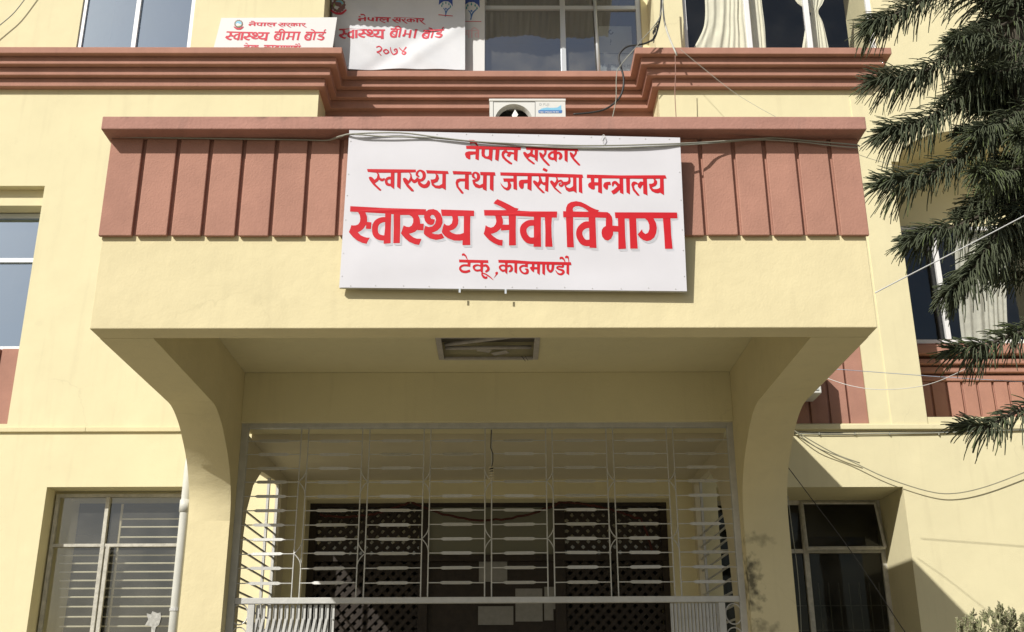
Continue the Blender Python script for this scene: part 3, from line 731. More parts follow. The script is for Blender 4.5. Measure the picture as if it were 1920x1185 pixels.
nep.p((155, 60), (230, 62), (265, 85), (297, 155), (270, 150), (240, 112), (205, 110), (175, 125))
nep.p((110, 148), (935, 165), (930, 210), (115, 195))
nep.p((92, 275), (105, 245), (150, 230), (260, 232), (260, 275), (175, 285), (175, 350), (150, 352), (110, 325))
nep.p((255, 185), (308, 190), (300, 365), (250, 345))
nep.p((345, 195), (395, 200), (388, 265), (400, 300), (428, 308), (460, 285), (460, 350), (390, 335), (345, 300), (340, 250))
nep.p((455, 200), (512, 200), (498, 378), (450, 345))
nep.p((555, 200), (612, 200), (595, 375), (545, 350))
nep.p((640, 280), (650, 235), (680, 212), (720, 210), (740, 235), (775, 232), (835, 245), (835, 272), (790, 270), (762, 318), (720, 295), (735, 260), (700, 250), (680, 275), (690, 310), (730, 350), (805, 405), (795, 425), (760, 415), (700, 370), (655, 325))
nep.p((828, 205), (888, 205), (878, 382), (828, 350))
sar = T(860, 255, 8)
sar.p((1005, 168), (1300, 178), (1780, 192), (1800, 232), (1650, 225), (1015, 208))
sar.p((1070, 205), (1115, 210), (1110, 250), (1090, 290), (1040, 325), (1140, 405), (1140, 422), (1115, 420), (1040, 365), (985, 300), (965, 255), (975, 235), (1000, 240), (1035, 268), (1068, 250), (1078, 230))
sar.p((1090, 250), (1150, 295), (1150, 330), (1070, 300))
sar.p((1140, 210), (1190, 215), (1182, 385), (1140, 350))
for dx in (0, 458):
    sar.p((1277 + dx, 212), (1320 + dx, 218), (1312 + dx, 270), (1270 + dx, 325), (1366 + dx, 430), (1362 + dx, 447), (1335 + dx, 440), (1265 + dx, 370), (1220 + dx, 310), (1205 + dx, 260), (1215 + dx, 240), (1245 + dx, 258), (1268 + dx, 282), (1286 + dx, 250))
sar.s((1440, 250, 38), (1395, 248, 34), (1356, 285, 38), (1366, 325, 40), (1410, 342, 38), (1445, 330, 35))
sar.p((1420, 215), (1475, 220), (1470, 392), (1425, 355))
sar.s((1462, 262, 35), (1500, 255, 38), (1530, 283, 45), (1530, 320, 45), (1505, 350, 30))
sar.p((1585, 220), (1635, 225), (1632, 395), (1588, 365))
w5 = T(680, 305, 7.385)
w5.p((60, 88), (735, 98), (740, 135), (640, 140), (195, 140), (70, 128))
w5.p((190, 136), (225, 150), (238, 200), (215, 250), (168, 285), (258, 372), (252, 388), (225, 380), (140, 300), (95, 240), (83, 205), (100, 192), (130, 200), (165, 235), (195, 210), (205, 170))
w5.s((225, 215, 30), (268, 238, 38), (305, 218, 22))
w5.s((400, 215, 35), (360, 212, 38), (325, 240, 36), (335, 290, 40), (375, 305, 35), (400, 297, 30))
w5.p((390, 135), (440, 140), (435, 365), (385, 325))
w5.p((480, 138), (530, 142), (522, 365), (475, 330))
w5.p((640, 136), (672, 155), (685, 210), (665, 260), (630, 295), (708, 380), (700, 398), (670, 390), (610, 330), (565, 260), (555, 220), (575, 208), (600, 215), (635, 250), (655, 210), (660, 175))
w5.s((675, 225, 30), (715, 262, 45), (752, 235, 40), (760, 205, 24))
w5.s((785, 198, 16), (750, 170, 34), (765, 128, 28), (800, 113, 26), (845, 145, 45), (850, 205, 45), (815, 243, 38), (770, 238, 35))
w5.s((775, 245, 30), (790, 292, 45), (840, 325, 50), (890, 315, 55), (912, 275, 45), (905, 248, 20))
w5.p((878, 108), (1180, 122), (1192, 160), (1100, 160), (890, 152))
w5.p((1005, 152), (1045, 172), (1058, 220), (1035, 265), (978, 290), (1010, 315), (1060, 318), (1110, 290), (1110, 345), (1060, 360), (1000, 350), (955, 310), (940, 235), (975, 235), (1005, 225), (1015, 190))
w5.p((1105, 158), (1152, 160), (1150, 380), (1100, 350))
tat = T(680, 305, 7.385)
tat.p((1245, 120), (1505, 128), (1510, 168), (1255, 165))
tat.p((1425, 222), (1425, 262), (1350, 262), (1322, 285), (1330, 330), (1398, 415), (1390, 435), (1365, 425), (1300, 340), (1285, 280), (1300, 235), (1340, 222))
tat.p((1418, 160), (1470, 165), (1470, 382), (1412, 360))
tat.s((1562, 222, 16), (1530, 192, 36), (1535, 152, 30), (1565, 140, 26), (1598, 165, 42), (1602, 213, 44), (1575, 245, 38), (1525, 250, 26))
tat.p((1515, 240), (1550, 255), (1565, 285), (1620, 312), (1675, 285), (1675, 340), (1610, 355), (1560, 340), (1530, 300))
tat.p((1668, 172), (1718, 175), (1715, 390), (1662, 365))
tat.p((1625, 130), (1830, 132), (1838, 178), (1630, 174))
tat.p((1762, 174), (1812, 174), (1810, 395), (1760, 365))
jan = T(930, 305, 11.294)
jan.p((88, 202), (1000, 220), (1830, 252), (1850, 325), (1280, 310), (900, 285), (95, 270))
jan.p((150, 330), (375, 330), (375, 400), (165, 400))
jan.p((235, 396), (295, 396), (325, 470), (315, 530), (270, 580), (225, 585), (160, 545), (110, 480), (90, 415), (130, 470), (180, 515), (225, 530), (250, 500), (250, 440))
jan.p((368, 266), (438, 270), (445, 580), (368, 550))
jan.p((480, 440), (490, 385), (530, 360), (675, 355), (675, 430), (590, 435), (585, 520), (560, 552), (520, 545), (490, 500))
jan.p((668, 272), (755, 275), (750, 595), (665, 550))
jan.p((895, 280), (940, 285), (970, 360), (970, 410), (905, 505), (1028, 625), (1020, 645), (980, 635), (880, 540), (790, 430), (780, 385), (810, 370), (850, 390), (885, 420), (908, 380), (910, 320))
jan.p((965, 370), (1000, 415), (1050, 405), (1050, 485), (1000, 470), (955, 440))
jan.p((1045, 285), (1118, 290), (1105, 622), (1040, 590))
jan.p((1010, 102), (1095, 150), (1070, 195), (982, 152))
jan.p((1262, 304), (1300, 316), (1318, 370), (1315, 430), (1255, 520), (1385, 645), (1380, 660), (1345, 645), (1230, 550), (1150, 430), (1142, 390), (1170, 372), (1200, 385), (1240, 425), (1270, 390), (1278, 345))
jan.s((1310, 405, 34), (1370, 380, 40), (1410, 415, 32), (1412, 465, 50), (1375, 492, 50), (1340, 465, 35), (1350, 440, 20), (1400, 420, 16))
jan.p((1530, 312), (1570, 322), (1580, 390), (1565, 440), (1475, 490), (1510, 530), (1560, 545), (1610, 520), (1640, 485), (1640, 605), (1600, 610), (1540, 620), (1480, 580), (1445, 480), (1425, 405), (1490, 405), (1525, 390), (1535, 350))
jan.p((1630, 315), (1700, 318), (1705, 650), (1630, 600))
jan.p((1752, 318), (1820, 322), (1830, 660), (1752, 625))
man = T(1090, 305, 11.294)
man.p((118, 252), (800, 268), (1780, 262), (1808, 335), (1030, 338), (430, 335), (115, 328))
man.p((195, 328), (275, 332), (275, 415), (360, 420), (360, 490), (285, 490), (285, 550), (265, 580), (215, 570), (150, 520), (138, 470), (165, 430), (205, 415))
man.p((355, 330), (432, 334), (438, 665), (352, 630))
man.p((465, 470), (490, 425), (540, 410), (610, 405), (628, 475), (565, 480), (565, 540), (545, 585), (500, 560), (462, 510))
man.s((662, 505, 26), (672, 440, 56), (715, 418, 60), (765, 462, 64), (810, 500, 64))
man.p((628, 610), (680, 580), (760, 505), (830, 440), (830, 560), (740, 650), (675, 680), (650, 650))
man.p((805, 332), (885, 334), (892, 678), (815, 640))
man.p((945, 334), (1028, 334), (1028, 680), (955, 635))
man.p((1055, 470), (1070, 420), (1110, 395), (1160, 405), (1205, 440), (1250, 395), (1320, 405), (1320, 470), (1290, 480), (1245, 560), (1195, 510), (1195, 460), (1140, 460), (1115, 500), (1130, 560), (1232, 690), (1220, 712), (1180, 695), (1090, 590))
man.p((1305, 334), (1388, 334), (1400, 698), (1310, 655))
man.p((1522, 334), (1565, 340), (1605, 390), (1605, 440), (1570, 490), (1490, 525), (1530, 560), (1590, 560), (1640, 545), (1675, 520), (1675, 630), (1620, 650), (1560, 640), (1490, 605), (1445, 540), (1430, 445), (1490, 445), (1530, 425), (1540, 380))
man.p((1665, 334), (1742, 334), (1750, 690), (1665, 635))
tek = T(850, 475, 8.348)
tek.p((88, 98), (545, 110), (548, 155), (270, 150), (92, 142))
tek.p((132, 15), (150, 0), (175, 5), (205, 40), (228, 105), (216, 105), (185, 50), (160, 35), (138, 42))
tek.p((222, 146), (270, 150), (265, 215), (225, 208))
tek.s((245, 192, 34), (160, 190, 32), (115, 213, 30), (107, 248, 35), (140, 283, 38), (200, 290, 40), (262, 272, 36))
tek.s((425, 198, 22), (370, 187, 28), (322, 208, 38), (330, 250, 30), (370, 272, 32), (430, 262, 28))
tek.p((420, 150), (468, 152), (460, 320), (425, 290))
tek.s((458, 200, 28), (510, 192, 38), (546, 230, 40), (540, 265, 38), (500, 292, 24))
tek.s((442, 310, 12), (455, 345, 30), (485, 378, 38), (518, 385, 30), (522, 362, 18))
tek.s((445, 312, 16), (500, 325, 20), (570, 370, 18), (625, 418, 6))
tek.p((655, 305), (680, 288), (700, 300), (695, 325), (628, 392), (662, 340))
tek.p((703, 105), (960, 108), (1200, 125), (1840, 135), (1848, 180), (1700, 178), (1100, 165), (707, 148))
tek.s((815, 203, 24), (770, 190, 28), (727, 212, 30), (737, 250, 32), (775, 276, 34), (815, 262, 26))
tek.p((808, 148), (850, 152), (842, 330), (808, 300))
tek.s((845, 207, 26), (890, 197, 35), (913, 235, 40), (903, 270, 38), (870, 290, 22))
tek.p((955, 148), (1000, 152), (998, 325), (955, 295))
tek.p((1122, 160), (1168, 163), (1165, 222), (1122, 215))
tek.s((1145, 200, 30), (1085, 197, 32), (1044, 230, 32), (1062, 285, 30), (1110, 316, 28), (1155, 303, 42), (1157, 258, 38), (1118, 245, 12))
tek.p((1228, 166), (1270, 168), (1268, 215), (1315, 215), (1315, 250), (1265, 250), (1262, 300), (1225, 275), (1192, 225), (1228, 205))
tek.p((1310, 168), (1358, 170), (1350, 340), (1312, 310))
tek.p((1390, 168), (1435, 170), (1432, 345), (1392, 315))
tek.s((1480, 168, 38), (1478, 235, 38), (1515, 283, 36), (1550, 250, 38), (1560, 168, 42))
tek.s((1715, 174, 35), (1712, 208, 32), (1650, 203, 30), (1622, 222, 28), (1650, 245, 28), (1705, 262, 36), (1724, 292, 42), (1690, 325, 36), (1640, 315, 26), (1598, 262, 8))
tek.p((1772, 176), (1812, 176), (1812, 342), (1770, 310))
tek.p((1662, 65), (1680, 48), (1715, 52), (1740, 85), (1758, 138), (1744, 138), (1720, 95), (1690, 82), (1665, 92))
tek.p((1748, 45), (1775, 30), (1805, 45), (1814, 138), (1804, 138), (1795, 80), (1775, 68), (1750, 72))
# "bima board" traced from the small board
bim = T(400, 25, 8)
bim.p((922, 269), (1312, 274), (1308, 296), (918, 292))
bim.s((1005, 318, 20), (960, 312, 28), (925, 345, 32), (932, 383, 30), (975, 396, 24), (1000, 390, 20))
bim.s((930, 335, 12), (990, 378, 12))
bim.s((1015, 288, 26), (995, 402, 26))
bim.s((985, 282, 18), (1000, 250, 20), (1038, 243, 20), (1078, 282, 16))
bim.s((1065, 288, 28), (1042, 402, 28))
bim.s((1137, 288, 26), (1125, 350, 26), (1112, 375, 32), (1092, 372, 28))
bim.s((1115, 348, 16), (1210, 350, 16))
bim.s((1215, 288, 28), (1190, 402, 28))
bim.s((1287, 288, 28), (1262, 402, 28))
bor = T(400, 25, 8)
bor.p((1388, 274), (1692, 277), (1688, 299), (1384, 296))
bor.s((1465, 322, 20), (1415, 316, 28), (1380, 347, 32), (1388, 385, 30), (1430, 398, 24), (1450, 392, 20))
bor.s((1385, 338, 12), (1445, 380, 12))
bor.s((1475, 290, 26), (1450, 402, 26))
bor.s((1530, 290, 26), (1502, 402, 26))
bor.s((1462, 243, 14), (1500, 252, 18), (1528, 282, 18))
bor.s((1648, 294, 22), (1640, 322, 18), (1592, 320, 16), (1580, 338, 16), (1630, 350, 24), (1655, 368, 28), (1620, 396, 24), (1555, 380, 12))
bor.s((1690, 245, 14), (1665, 256, 16), (1668, 284, 12))

# main sign -------------------------------------------------
sg = empty('main_signboard', (0, -.045, 4.7), 'large white signboard with bold red lettering hung on the balcony front', 'signboard')
Q = [(655, 244), (1275, 258), (1288, 546), (636, 539)]
YT0, YT1 = -.176, -.060
SA, SB, SD = P(655, 244, YT0), P(1275, 258, YT0), P(636, 539, YT1)
SN = (SB - SA).cross(SD - SA).normalized()
if SN.y > 0: SN = -SN
def psign(px, py, off=0.):
    r_ = ray(px, py); t = (SA + SN * off - CAM).dot(SN) / r_.dot(SN); return CAM + r_ * t
NX, NZ = 72, 34
def signw(x, z): return .0024 * math.sin(x * 7 + z * 4) + .0012 * math.sin(z * 19 + x * 3) + .0018 * math.sin(x * 2.3 - z * 9 + 1)
def qpx(u, v):
    return ((Q[0][0] * (1 - u) + Q[1][0] * u) * (1 - v) + (Q[3][0] * (1 - u) + Q[2][0] * u) * v, (Q[0][1] * (1 - u) + Q[1][1] * u) * (1 - v) + (Q[3][1] * (1 - u) + Q[2][1] * u) * v)
V = []; Fc = []
for j in range(NZ + 1):
    for i in range(NX + 1):
        u, v = i / NX, j / NZ; p = psign(*qpx(u, v)); e = min(1, min(u, 1 - u, v * .5, (1 - v) * .5) * 20)
        V.append((p.x, p.y + signw(p.x, p.z) * e, p.z))
for j in range(NZ):
    for i in range(NX): a = j * (NX + 1) + i; Fc.append((a, a + 1, a + NX + 2, a + NX + 1))
MB().add(V, Fc).build('sign_sheet', SIGNW, sg, smooth=True, fix=False)
fr_ = [psign(*c) + Vector((0, .0075, 0)) for c in Q] + [psign(*c) + Vector((0, .026, 0)) for c in Q]
MB().add(fr_, [(0, 1, 2, 3), (7, 6, 5, 4), (0, 4, 5, 1), (1, 5, 6, 2), (2, 6, 7, 3), (3, 7, 4, 0)]).build('sign_frame', GREY, sg)
lw = lambda x, z: signw(x, z) * .95 - .001
kw = dict(wave=lw, pf=psign)
lettering('lettering_backing', SHAD, sg, [big1, big2, big3], 0, dxy=(3.2, 3.8), **kw)
lettering('lettering_outline', HALO, sg, [big1, big2, big3], 0, dxy=(1.3, 1.5), layer=.0013, **kw)
lettering('lettering', INK, sg, [big1, big2, big3], 0, layer=.0026, **kw)
lettering('lettering', INK, sg, [nep, sar], 0, **kw)
lettering('lettering', INK, sg, [w5, tat, jan, man], 0, **kw)
lettering('lettering', INK, sg, [tek], 0, **kw)
nm = MB().tube([(0, 0, 0), (0, .003, 0)], .0032, 6).mesh('nail')
for i in range(13):
    for v in (.012, .985):
        o = link('nail', nm, GREY, sg); o.location += psign(*qpx((i + .5 + random.uniform(-.15, .15)) / 13, v + random.uniform(-.004, .004))) + Vector((0, -.003, 0))
for i in range(6):
    for u in (.006, .994):
        o = link('nail', nm, BLACK, sg); o.location += psign(*qpx(u, (i + .5 + random.uniform(-.2, .2)) / 6)) + Vector((0, -.003, 0))
for (x, y) in ((862, 541), (948, 543)):
    MB().box(-.006, .006, -.004, .0, -.03, .0).build('clip', ALU, sg).location += psign(x, y) + Vector((0, -.004, 0))
MB().tube([psign(x, y) + Vector((0, -.012, 0)) for x, y in ((1131, 254), (1127, 262), (1131, 270), (1135, 262), (1132, 254))], .0025, 5).build('hook', CABLEW, sg)

# health board sign standing on cornice ----------------------
Yb_ = YF - .12
hb = empty('health_board_sign', (-2.7, Yb_, 9.1), 'white board with an emblem and slanted red lettering propped on the left cornice', 'signboard')
Qb = [(415, 33.5), (632, 32.5), (622, 100), (398, 100)]
MB().hexa([(P(x, y, Yb_).x, P(x, y, Yb_).z) for x, y in Qb][::-1], Yb_, Yb_ + .02).build('board', BOARD, hb)
tg = lambda x0, y0, x1, y1, sl=0: [(x0 + sl, y0), (x1 + sl, y0), (x1, y1), (x0, y1)]
lettering('lettering', INKP, hb, [nep, sar], Yb_ - .002, target=((90, 60, 1825, 445), tg(465, 39, 575, 51.5, 1)))
lettering('lettering', INKP, hb, [big1], Yb_ - .002, target=((105, 200, 1838, 735), tg(421, 58.5, 503, 76, 3)))
lettering('lettering', INKP, hb, [bim, bor], Yb_ - .002)
lettering('lettering', INKP, hb, [tek], Yb_ - .002, target=((85, 0, 1848, 400), tg(456, 80, 564, 96, 1)))
def emblem(parent, cx, cy, r, Y, wave=None, dark=False):
    def disc(rx, ry, dx, dy, m, lay, n=24, jag=0, y0=None):
        pts = []
        for k in range(n):
            t = 2 * math.pi * k / n; rr = 1 + (jag if k % 2 else 0)
            pts.append((cx + dx + rx * rr * math.cos(t), cy + dy + ry * rr * math.sin(t)))
        V = []
        for a, b in pts:
            p = P(a, b, Y); V.append((p.x, p.y + (wave(p.x, p.z) if wave else 0) - lay, p.z))
        MB().add(V, [tuple(range(n))]).build('emblem', m, parent, fix=False)
    disc(r, r * .95, 0, 0, BROWN, .001, 28, -.12)
    disc(r * .74, r * .68, 0, -r * .05, EGREEN if not dark else BROWN, .0016)
    disc(r * .66, r * .5, 0, -r * .12, CYAN, .0022)
    T_ = T(cx, cy, 1); T_.p((-.62 * r, .3 * r), (-.5 * r, -.05 * r), (-.15 * r, -.2 * r), (.1 * r, 0), (.35 * r, -.02 * r), (.62 * r, .2 * r), (.4 * r, .38 * r), (-.3 * r, .5 * r))
    lettering('emblem', BOARD, parent, [T_], Y, wave=wave, layer=.003)
    T2 = T(cx, cy, 1); T2.s((-1.05 * r, .6 * r, .2 * r), (-.5 * r, 1.0 * r, .3 * r), (0, 1.08 * r, .32 * r), (.5 * r, 1.0 * r, .3 * r), (1.05 * r, .6 * r, .2 * r))
    lettering('emblem', INKP, parent, [T2], Y, wave=wave, layer=.0034)
emblem(hb, 447.5, 45, 8.6, Yb_ - .001)

# banner & panel behind ---------------------------------------
Yp_ = YR - .02
pn = empty('white_panel', (-1.2, Yp_, 9.4), 'plain white panel board behind the cloth banner with a logo at its right edge', 'panel')
Zp0 = Z_(800, 150, Yp_)
MB().hexa([(P(x, y, Yp_).x, P(x, y, Yp_).z) for x, y in ((612, -70), (909, -70), (908.5, 150), (620, 150))][::-1], Yp_, Yp_ + .02).build('panel_sheet', BOARD, pn)
def logo(parent, cx, cy, s_, Y, wave=None):
    a = T(cx, cy, 1 / s_); a.p((-13, -14), (13, -14), (13.5, 1.5), (10, -4), (4, -8), (-4, -8), (-10, -4), (-14, 0))
    lettering('logo', NAVY, parent, [a], Y, wave=wave)
    b = T(cx, cy, 1 / s_); b.s((-5, 5.5, 1.2), (-1, 11, 1.8), (-.5, 20, 1.5)); b.s((8, 4, 1.6), (2, 10, 2.2), (-1.5, 21, 1.8)); b.p((-1.5, 5), (1.5, 5), (1.5, 8), (-1.5, 8))
    lettering('logo', BLUE, parent, [b], Y, wave=wave)
    c = T(cx, cy, 1 / s_)
    for x, y in ((0, -5), (-6, -3), (6, -3), (-8, 1), (9, 1.5)): c.p((x - 1.4, y + 1), (x, y - 3), (x + 1.4, y + 1), (x, y + 3.2))
    lettering('logo', TEAL, parent, [c], Y, wave=wave)
logo(pn, 884, 13, 1.15, Yp_ - .002)
c_ = T(0, 0, 1); c_.p((871, 39.5), (902.5, 39.8), (902.5, 40.9), (871, 40.6))
lettering('logo', INKP, pn, [c_], Yp_ - .002)
c_ = T(0, 0, 1); c_.s((874, 58, 3), (873, 66, 3)); c_.s((871, 64, 2), (879, 64, 2)); c_.s((879, 56, 3), (879, 71, 3)); c_.s((884.5, 56, 3), (884.5, 71, 3)); c_.s((884, 56, 2), (889, 52, 2), (897, 57, 2)); c_.s((897, 57, 3), (897, 71, 3)); c_.s((897, 62, 2), (891, 63, 2), (893, 70, 2)); c_.s((870, 57, 1.6), (899, 57.5, 1.6))
lettering('faded_lettering', INKPALE, pn, [c_], Yp_ - .002)
Yn = YR - .14
bn = empty('cloth_banner', (-1.3, Yn, 9.6), 'creased white cloth banner with faded red lettering and a round emblem', 'banner')
def bw(x, z):
    d1 = (x + 1.55) * .8 + (z - 9.85) * 1.0
    d2 = (x + .75) * -.75 + (z - 9.85) * .9
    w_ = .020 * math.exp(-(d1 * 7) ** 2) * 1 + .018 * math.exp(-((d1 + .35) * 9) ** 2) - .02 * math.exp(-((d2 - .05) * 9) ** 2) + .015 * math.exp(-((d2 + .2) * 10) ** 2)
    return -w_ + .006 * math.sin(x * 11 + z * 5)
Qn = [(618, -60), (872, -60), (872, 131), (630, 129)]
V = []; Fc = []; NX, NZ = 70, 50
for j in range(NZ + 1):
    for i in range(NX + 1):
        u, v = i / NX, j / NZ
        px = (Qn[0][0] * (1 - u) + Qn[1][0] * u) * (1 - v) + (Qn[3][0] * (1 - u) + Qn[2][0] * u) * v
        py = (Qn[0][1] * (1 - u) + Qn[1][1] * u) * (1 - v) + (Qn[3][1] * (1 - u) + Qn[2][1] * u) * v
        p = P(px, py, Yn); V.append((p.x, p.y + bw(p.x, p.z), p.z))
for j in range(NZ):
    for i in range(NX): a = j * (NX + 1) + i; Fc.append((a, a + 1, a + NX + 2, a + NX + 1))
MB().add(V, Fc).build('cloth', BANN, bn, smooth=True, fix=False)
lettering('lettering', INKP, bn, [nep, sar], Yn - .003, target=((90, 60, 1825, 445), tg(671, 28, 798, 45)), wave=bw)
lettering('lettering', INKP, bn, [big1], Yn - .003, target=((105, 200, 1838, 735), tg(635, 54, 722, 73)), wave=bw)
lettering('lettering', INKP, bn, [bim], Yn - .003, target=((900, 240, 1312, 402), tg(730, 50, 783, 71)), wave=bw)
lettering('lettering', INKP, bn, [bor], Yn - .003, target=((1365, 240, 1692, 402), tg(791, 50, 833, 71)), wave=bw)
yr_ = T(610, 0, 6.194)
yr_.s((592, 562, 12), (628, 548, 15), (655, 572, 15), (635, 602, 18), (600, 612, 12), (622, 622, 10), (650, 648, 8))
yr_.s((705, 575, 14), (735, 600, 16), (705, 625, 14), (677, 600, 16), (705, 575, 14))
yr_.s((755, 545, 8), (762, 590, 12), (790, 625, 16), (828, 602, 20), (825, 562, 16), (797, 570, 10), (812, 588, 10))
yr_.s((855, 545, 8), (895, 585, 12), (932, 608, 20), (915, 627, 20), (890, 612, 12), (902, 588, 10), (940, 545, 18))
lettering('lettering', INKP, bn, [yr_], Yn - .003, wave=bw)
emblem(bn, 635, 11, 14, Yn - .002, wave=bw)
logo(bn, 836, 10, .95, Yn - .003, wave=bw)
c_ = T(0, 0, 1); c_.p((822, 26.5), (849, 28), (849, 29.4), (822, 27.9)); lettering('logo', INKP, bn, [c_], Yn - .003, wave=bw)

# ------------------------------------------------------------ text helper (font print)
def text(body, m, parent, px, py, Y, h, name='lettering', bold=0, flip=False, rot=0):
    cu = bpy.data.curves.new('t', 'FONT'); cu.body = body; cu.size = h; cu.offset = bold
    ob = bpy.data.objects.new('t', cu); COL.objects.link(ob)
    dg = bpy.context.evaluated_depsgraph_get(); me = bpy.data.meshes.new_from_object(ob.evaluated_get(dg))
    bpy.data.objects.remove(ob)
    p = P(px, py, Y)
    mt = Matrix.Translation(p) @ Matrix.Rotation(rot, 4, 'Y') @ Matrix.Rotation(math.pi / 2, 4, 'X')
    me.transform(mt); me.materials.clear()
    return link(name, me, m, parent)

# ------------------------------------------------------------ air conditioner in the recess
ya = 4.72
ac = empty('air_conditioner', (.3, ya + .15, 7.9), 'white air conditioner outdoor unit with exposed fan above the balcony parapet', 'air conditioner')
ax0, ax1 = X_(918, 200, ya), X_(1060, 200, ya)
zt_a = Z_(990, 185.5, ya); zb_a = zt_a - .60
fc = P(963, 229, ya)
hole = [(fc.x + .225 * math.cos(t * math.pi / 16), fc.z + .245 * math.sin(t * math.pi / 16)) for t in range(32)]
slab('casing_front', ACW, ac, [rect(ax0, ax1, zb_a, zt_a - .012), hole[::-1]], ya, ya + .015)
MB().box(ax0, ax1, ya + .26, ya + .28, zb_a, zt_a - .012).box(ax0, ax0 + .015, ya + .015, ya + .26, zb_a, zt_a - .012).box(ax1 - .015, ax1, ya + .015, ya + .26, zb_a, zt_a - .012).box(ax0, ax1, ya + .015, ya + .26, zb_a, zb_a + .015).build('casing', ACW, ac)
MB().box(ax0 - .006, ax1 + .006, ya - .008, ya + .285, zt_a - .03, zt_a).build('lid', ACW, ac, .004)
MB().box(ax0 + .02, ax1 - .3, ya + .2, ya + .21, zb_a, zt_a - .05).build('coil', BLACK, ac)
m = MB()
for k in range(12):   # fan shroud ring
    pass
ring = [(fc.x + r_ * math.cos(t * math.pi / 16), ya + d_, fc.z + r_ * 1.08 * math.sin(t * math.pi / 16)) for r_, d_ in ((.226, .0), (.205, .07)) for t in range(33)]
MB().add(ring, [(t, t + 1, 33 + t + 1, 33 + t) for t in range(32)]).build('shroud', ACW, ac, fix=False)
for k in range(3):
    a0 = math.radians(80 + k * 120); v = []
    for a_, r_, d_ in ((a0 - .10, .03, .03), (a0 + .16, .03, .07), (a0 + .32, .13, .08), (a0 + .08, .195, .06), (a0 - .3, .12, .03)):
        v.append((fc.x + r_ * math.cos(a_), ya + d_ - .02, fc.z + r_ * math.sin(a_)))
    MB().add(v, [tuple(range(5))]).build('fan_blade', ACW, ac, fix=False)
MB().tube([(fc.x, ya + .0, fc.z), (fc.x, ya + .1, fc.z)], .035, 12).build('fan_hub', ACW, ac)
bxl = T(0, 0, 1); bxl.p((924.5, 190.5), (1003.5, 190.5), (1003.5, 191.6), (925.5, 191.6), (925.5, 219), (924.5, 219)); bxl.p((1003, 191), (1003.8, 191), (1003.8, 220), (1003, 220))
lettering('panel_groove', BLACK, ac, [bxl], ya - .001)
lg = T(0, 0, 1); lg.p((1010, 208), (1015, 203.5), (1025, 201.5), (1035, 202.3), (1045, 201.5), (1052, 197), (1053, 208))
lettering('logo', CYAN, ac, [lg], ya - .002)
lg = T(0, 0, 1); lg.p((1009.5, 206.5), (1054, 206.5), (1054, 210), (1052.5, 212), (1010, 212), (1009.3, 210)); lettering('logo', BLUE, ac, [lg], ya - .003)
text('FUJI', mat('grey_print', (.4, .42, .42), .5), ac, 1018, 197.6, ya - .002, .045)
text('Fujiaire (Malaysia) Sdn Bhd', BOARD, ac, 1011.5, 210.8, ya - .0045, .021, bold=.0006)
lg = T(0, 0, 1); lg.s((1012, 193.5, .8), (1015, 194.5, .8), (1014, 197.5, .8), (1011.5, 197, .8), (1011.5, 194, .8)); lettering('logo', MATS['grey_print'], ac, [lg], ya - .002)
for xx in (ax0 + .12, ax1 - .15): MB().box(xx, xx + .03, ya + .02, YR, zb_a - .03, zb_a).build('wall_bracket', GREY, ac)
# unit on the wall behind the right bracket
a2 = empty('air_conditioner', (3.1, YF - .2, 4.9), 'white air conditioner unit half hidden behind the right porch bracket', 'air conditioner')
yq = YF - .38; xr = X_(1541, 736, yq); zbq = Z_(1541, 737, yq)
MB().box(xr - .85, xr, yq, YF - .04, zbq, zbq + .50).build('casing', ACW, a2, .01)
m = MB()
for k in range(8): m.box(xr - .82, xr - .03, yq - .008, yq - .001, zbq + .03 + k * .05, zbq + .05 + k * .05)
m.build('grille', MATS['grey_print'], a2)
for xx in (xr - .7, xr - .15): MB().box(xx, xx + .03, yq + .03, YF, zbq - .03, zbq).build('wall_bracket', GREY, a2)

# ------------------------------------------------------------ corrugated canopy over the bay (casts the scalloped shade on the banner)
zcan = Z_(750, 54, YR - .14) + .92 * (YR - .14 - 4.45)
V = []; Fc = []; n = 260
for j, (y, z) in enumerate(((4.45, zcan), (YR + .0, zcan + .30))):
    for i in range(n + 1):
        x = XJ1 - .9 + 4.6 * i / n; V.append((x, y + (.012 * math.sin(x * 7) if j == 0 else 0), z + .010 * math.sin(x * 2 * math.pi / .085 + .8 * math.sin(x * 6)) + .022 * math.sin(x * 5) + .014 * math.sin(x * 13 + 2)))
for i in range(n): Fc.append((i, i + 1, n + 2 + i, n + 1 + i))
o = MB().add(V, Fc).build('canopy_sheet', ALU, None, smooth=True, fix=False); tag(o, 'corrugated metal canopy sheet over the recessed bay above the banner', 'canopy')
# ------------------------------------------------------------ things behind upper glazing
cb = empty('carton', (1.2, YR + .35, 9.2), 'white printed carton standing behind the recessed bay glass', 'box')
yk = YR + .22
MB().box(X_(1124, 90, yk), X_(1186, 90, yk), yk, yk + .4, Z_(1150, 142, yk), Z_(1150, 49, yk)).build('carton_body', CARDB, cb, .004)
gp_ = mat('dark_print', (.12, .12, .13), .6)
text('PRECISION MEDICAL', gp_, cb, 1129, 126, yk - .002, .062)
text('EQUIPMENT', gp_, cb, 1143, 136, yk - .002, .055)
text('?', gp_, cb, 1142, 84, yk - .002, .12)
lg = T(0, 0, 1); lg.s((1146, 56, 2.5), (1141, 60, 2.5), (1146, 64, 2.5), (1150, 60, 2.5)); lg.p((1124, 100.2), (1186, 100.2), (1186, 101.2), (1124, 101.2)); lettering('print', gp_, cb, [lg], yk - .002)
yy = YR + .02
pv = MB().tube([P(1113.5, -20, yy), P(1124, 150, yy)], .022, 10).build('support_pole', ALU, None, smooth=True); tag(pv, 'thin grey pole in front of the recessed bay glass, left of the carton', 'pole')
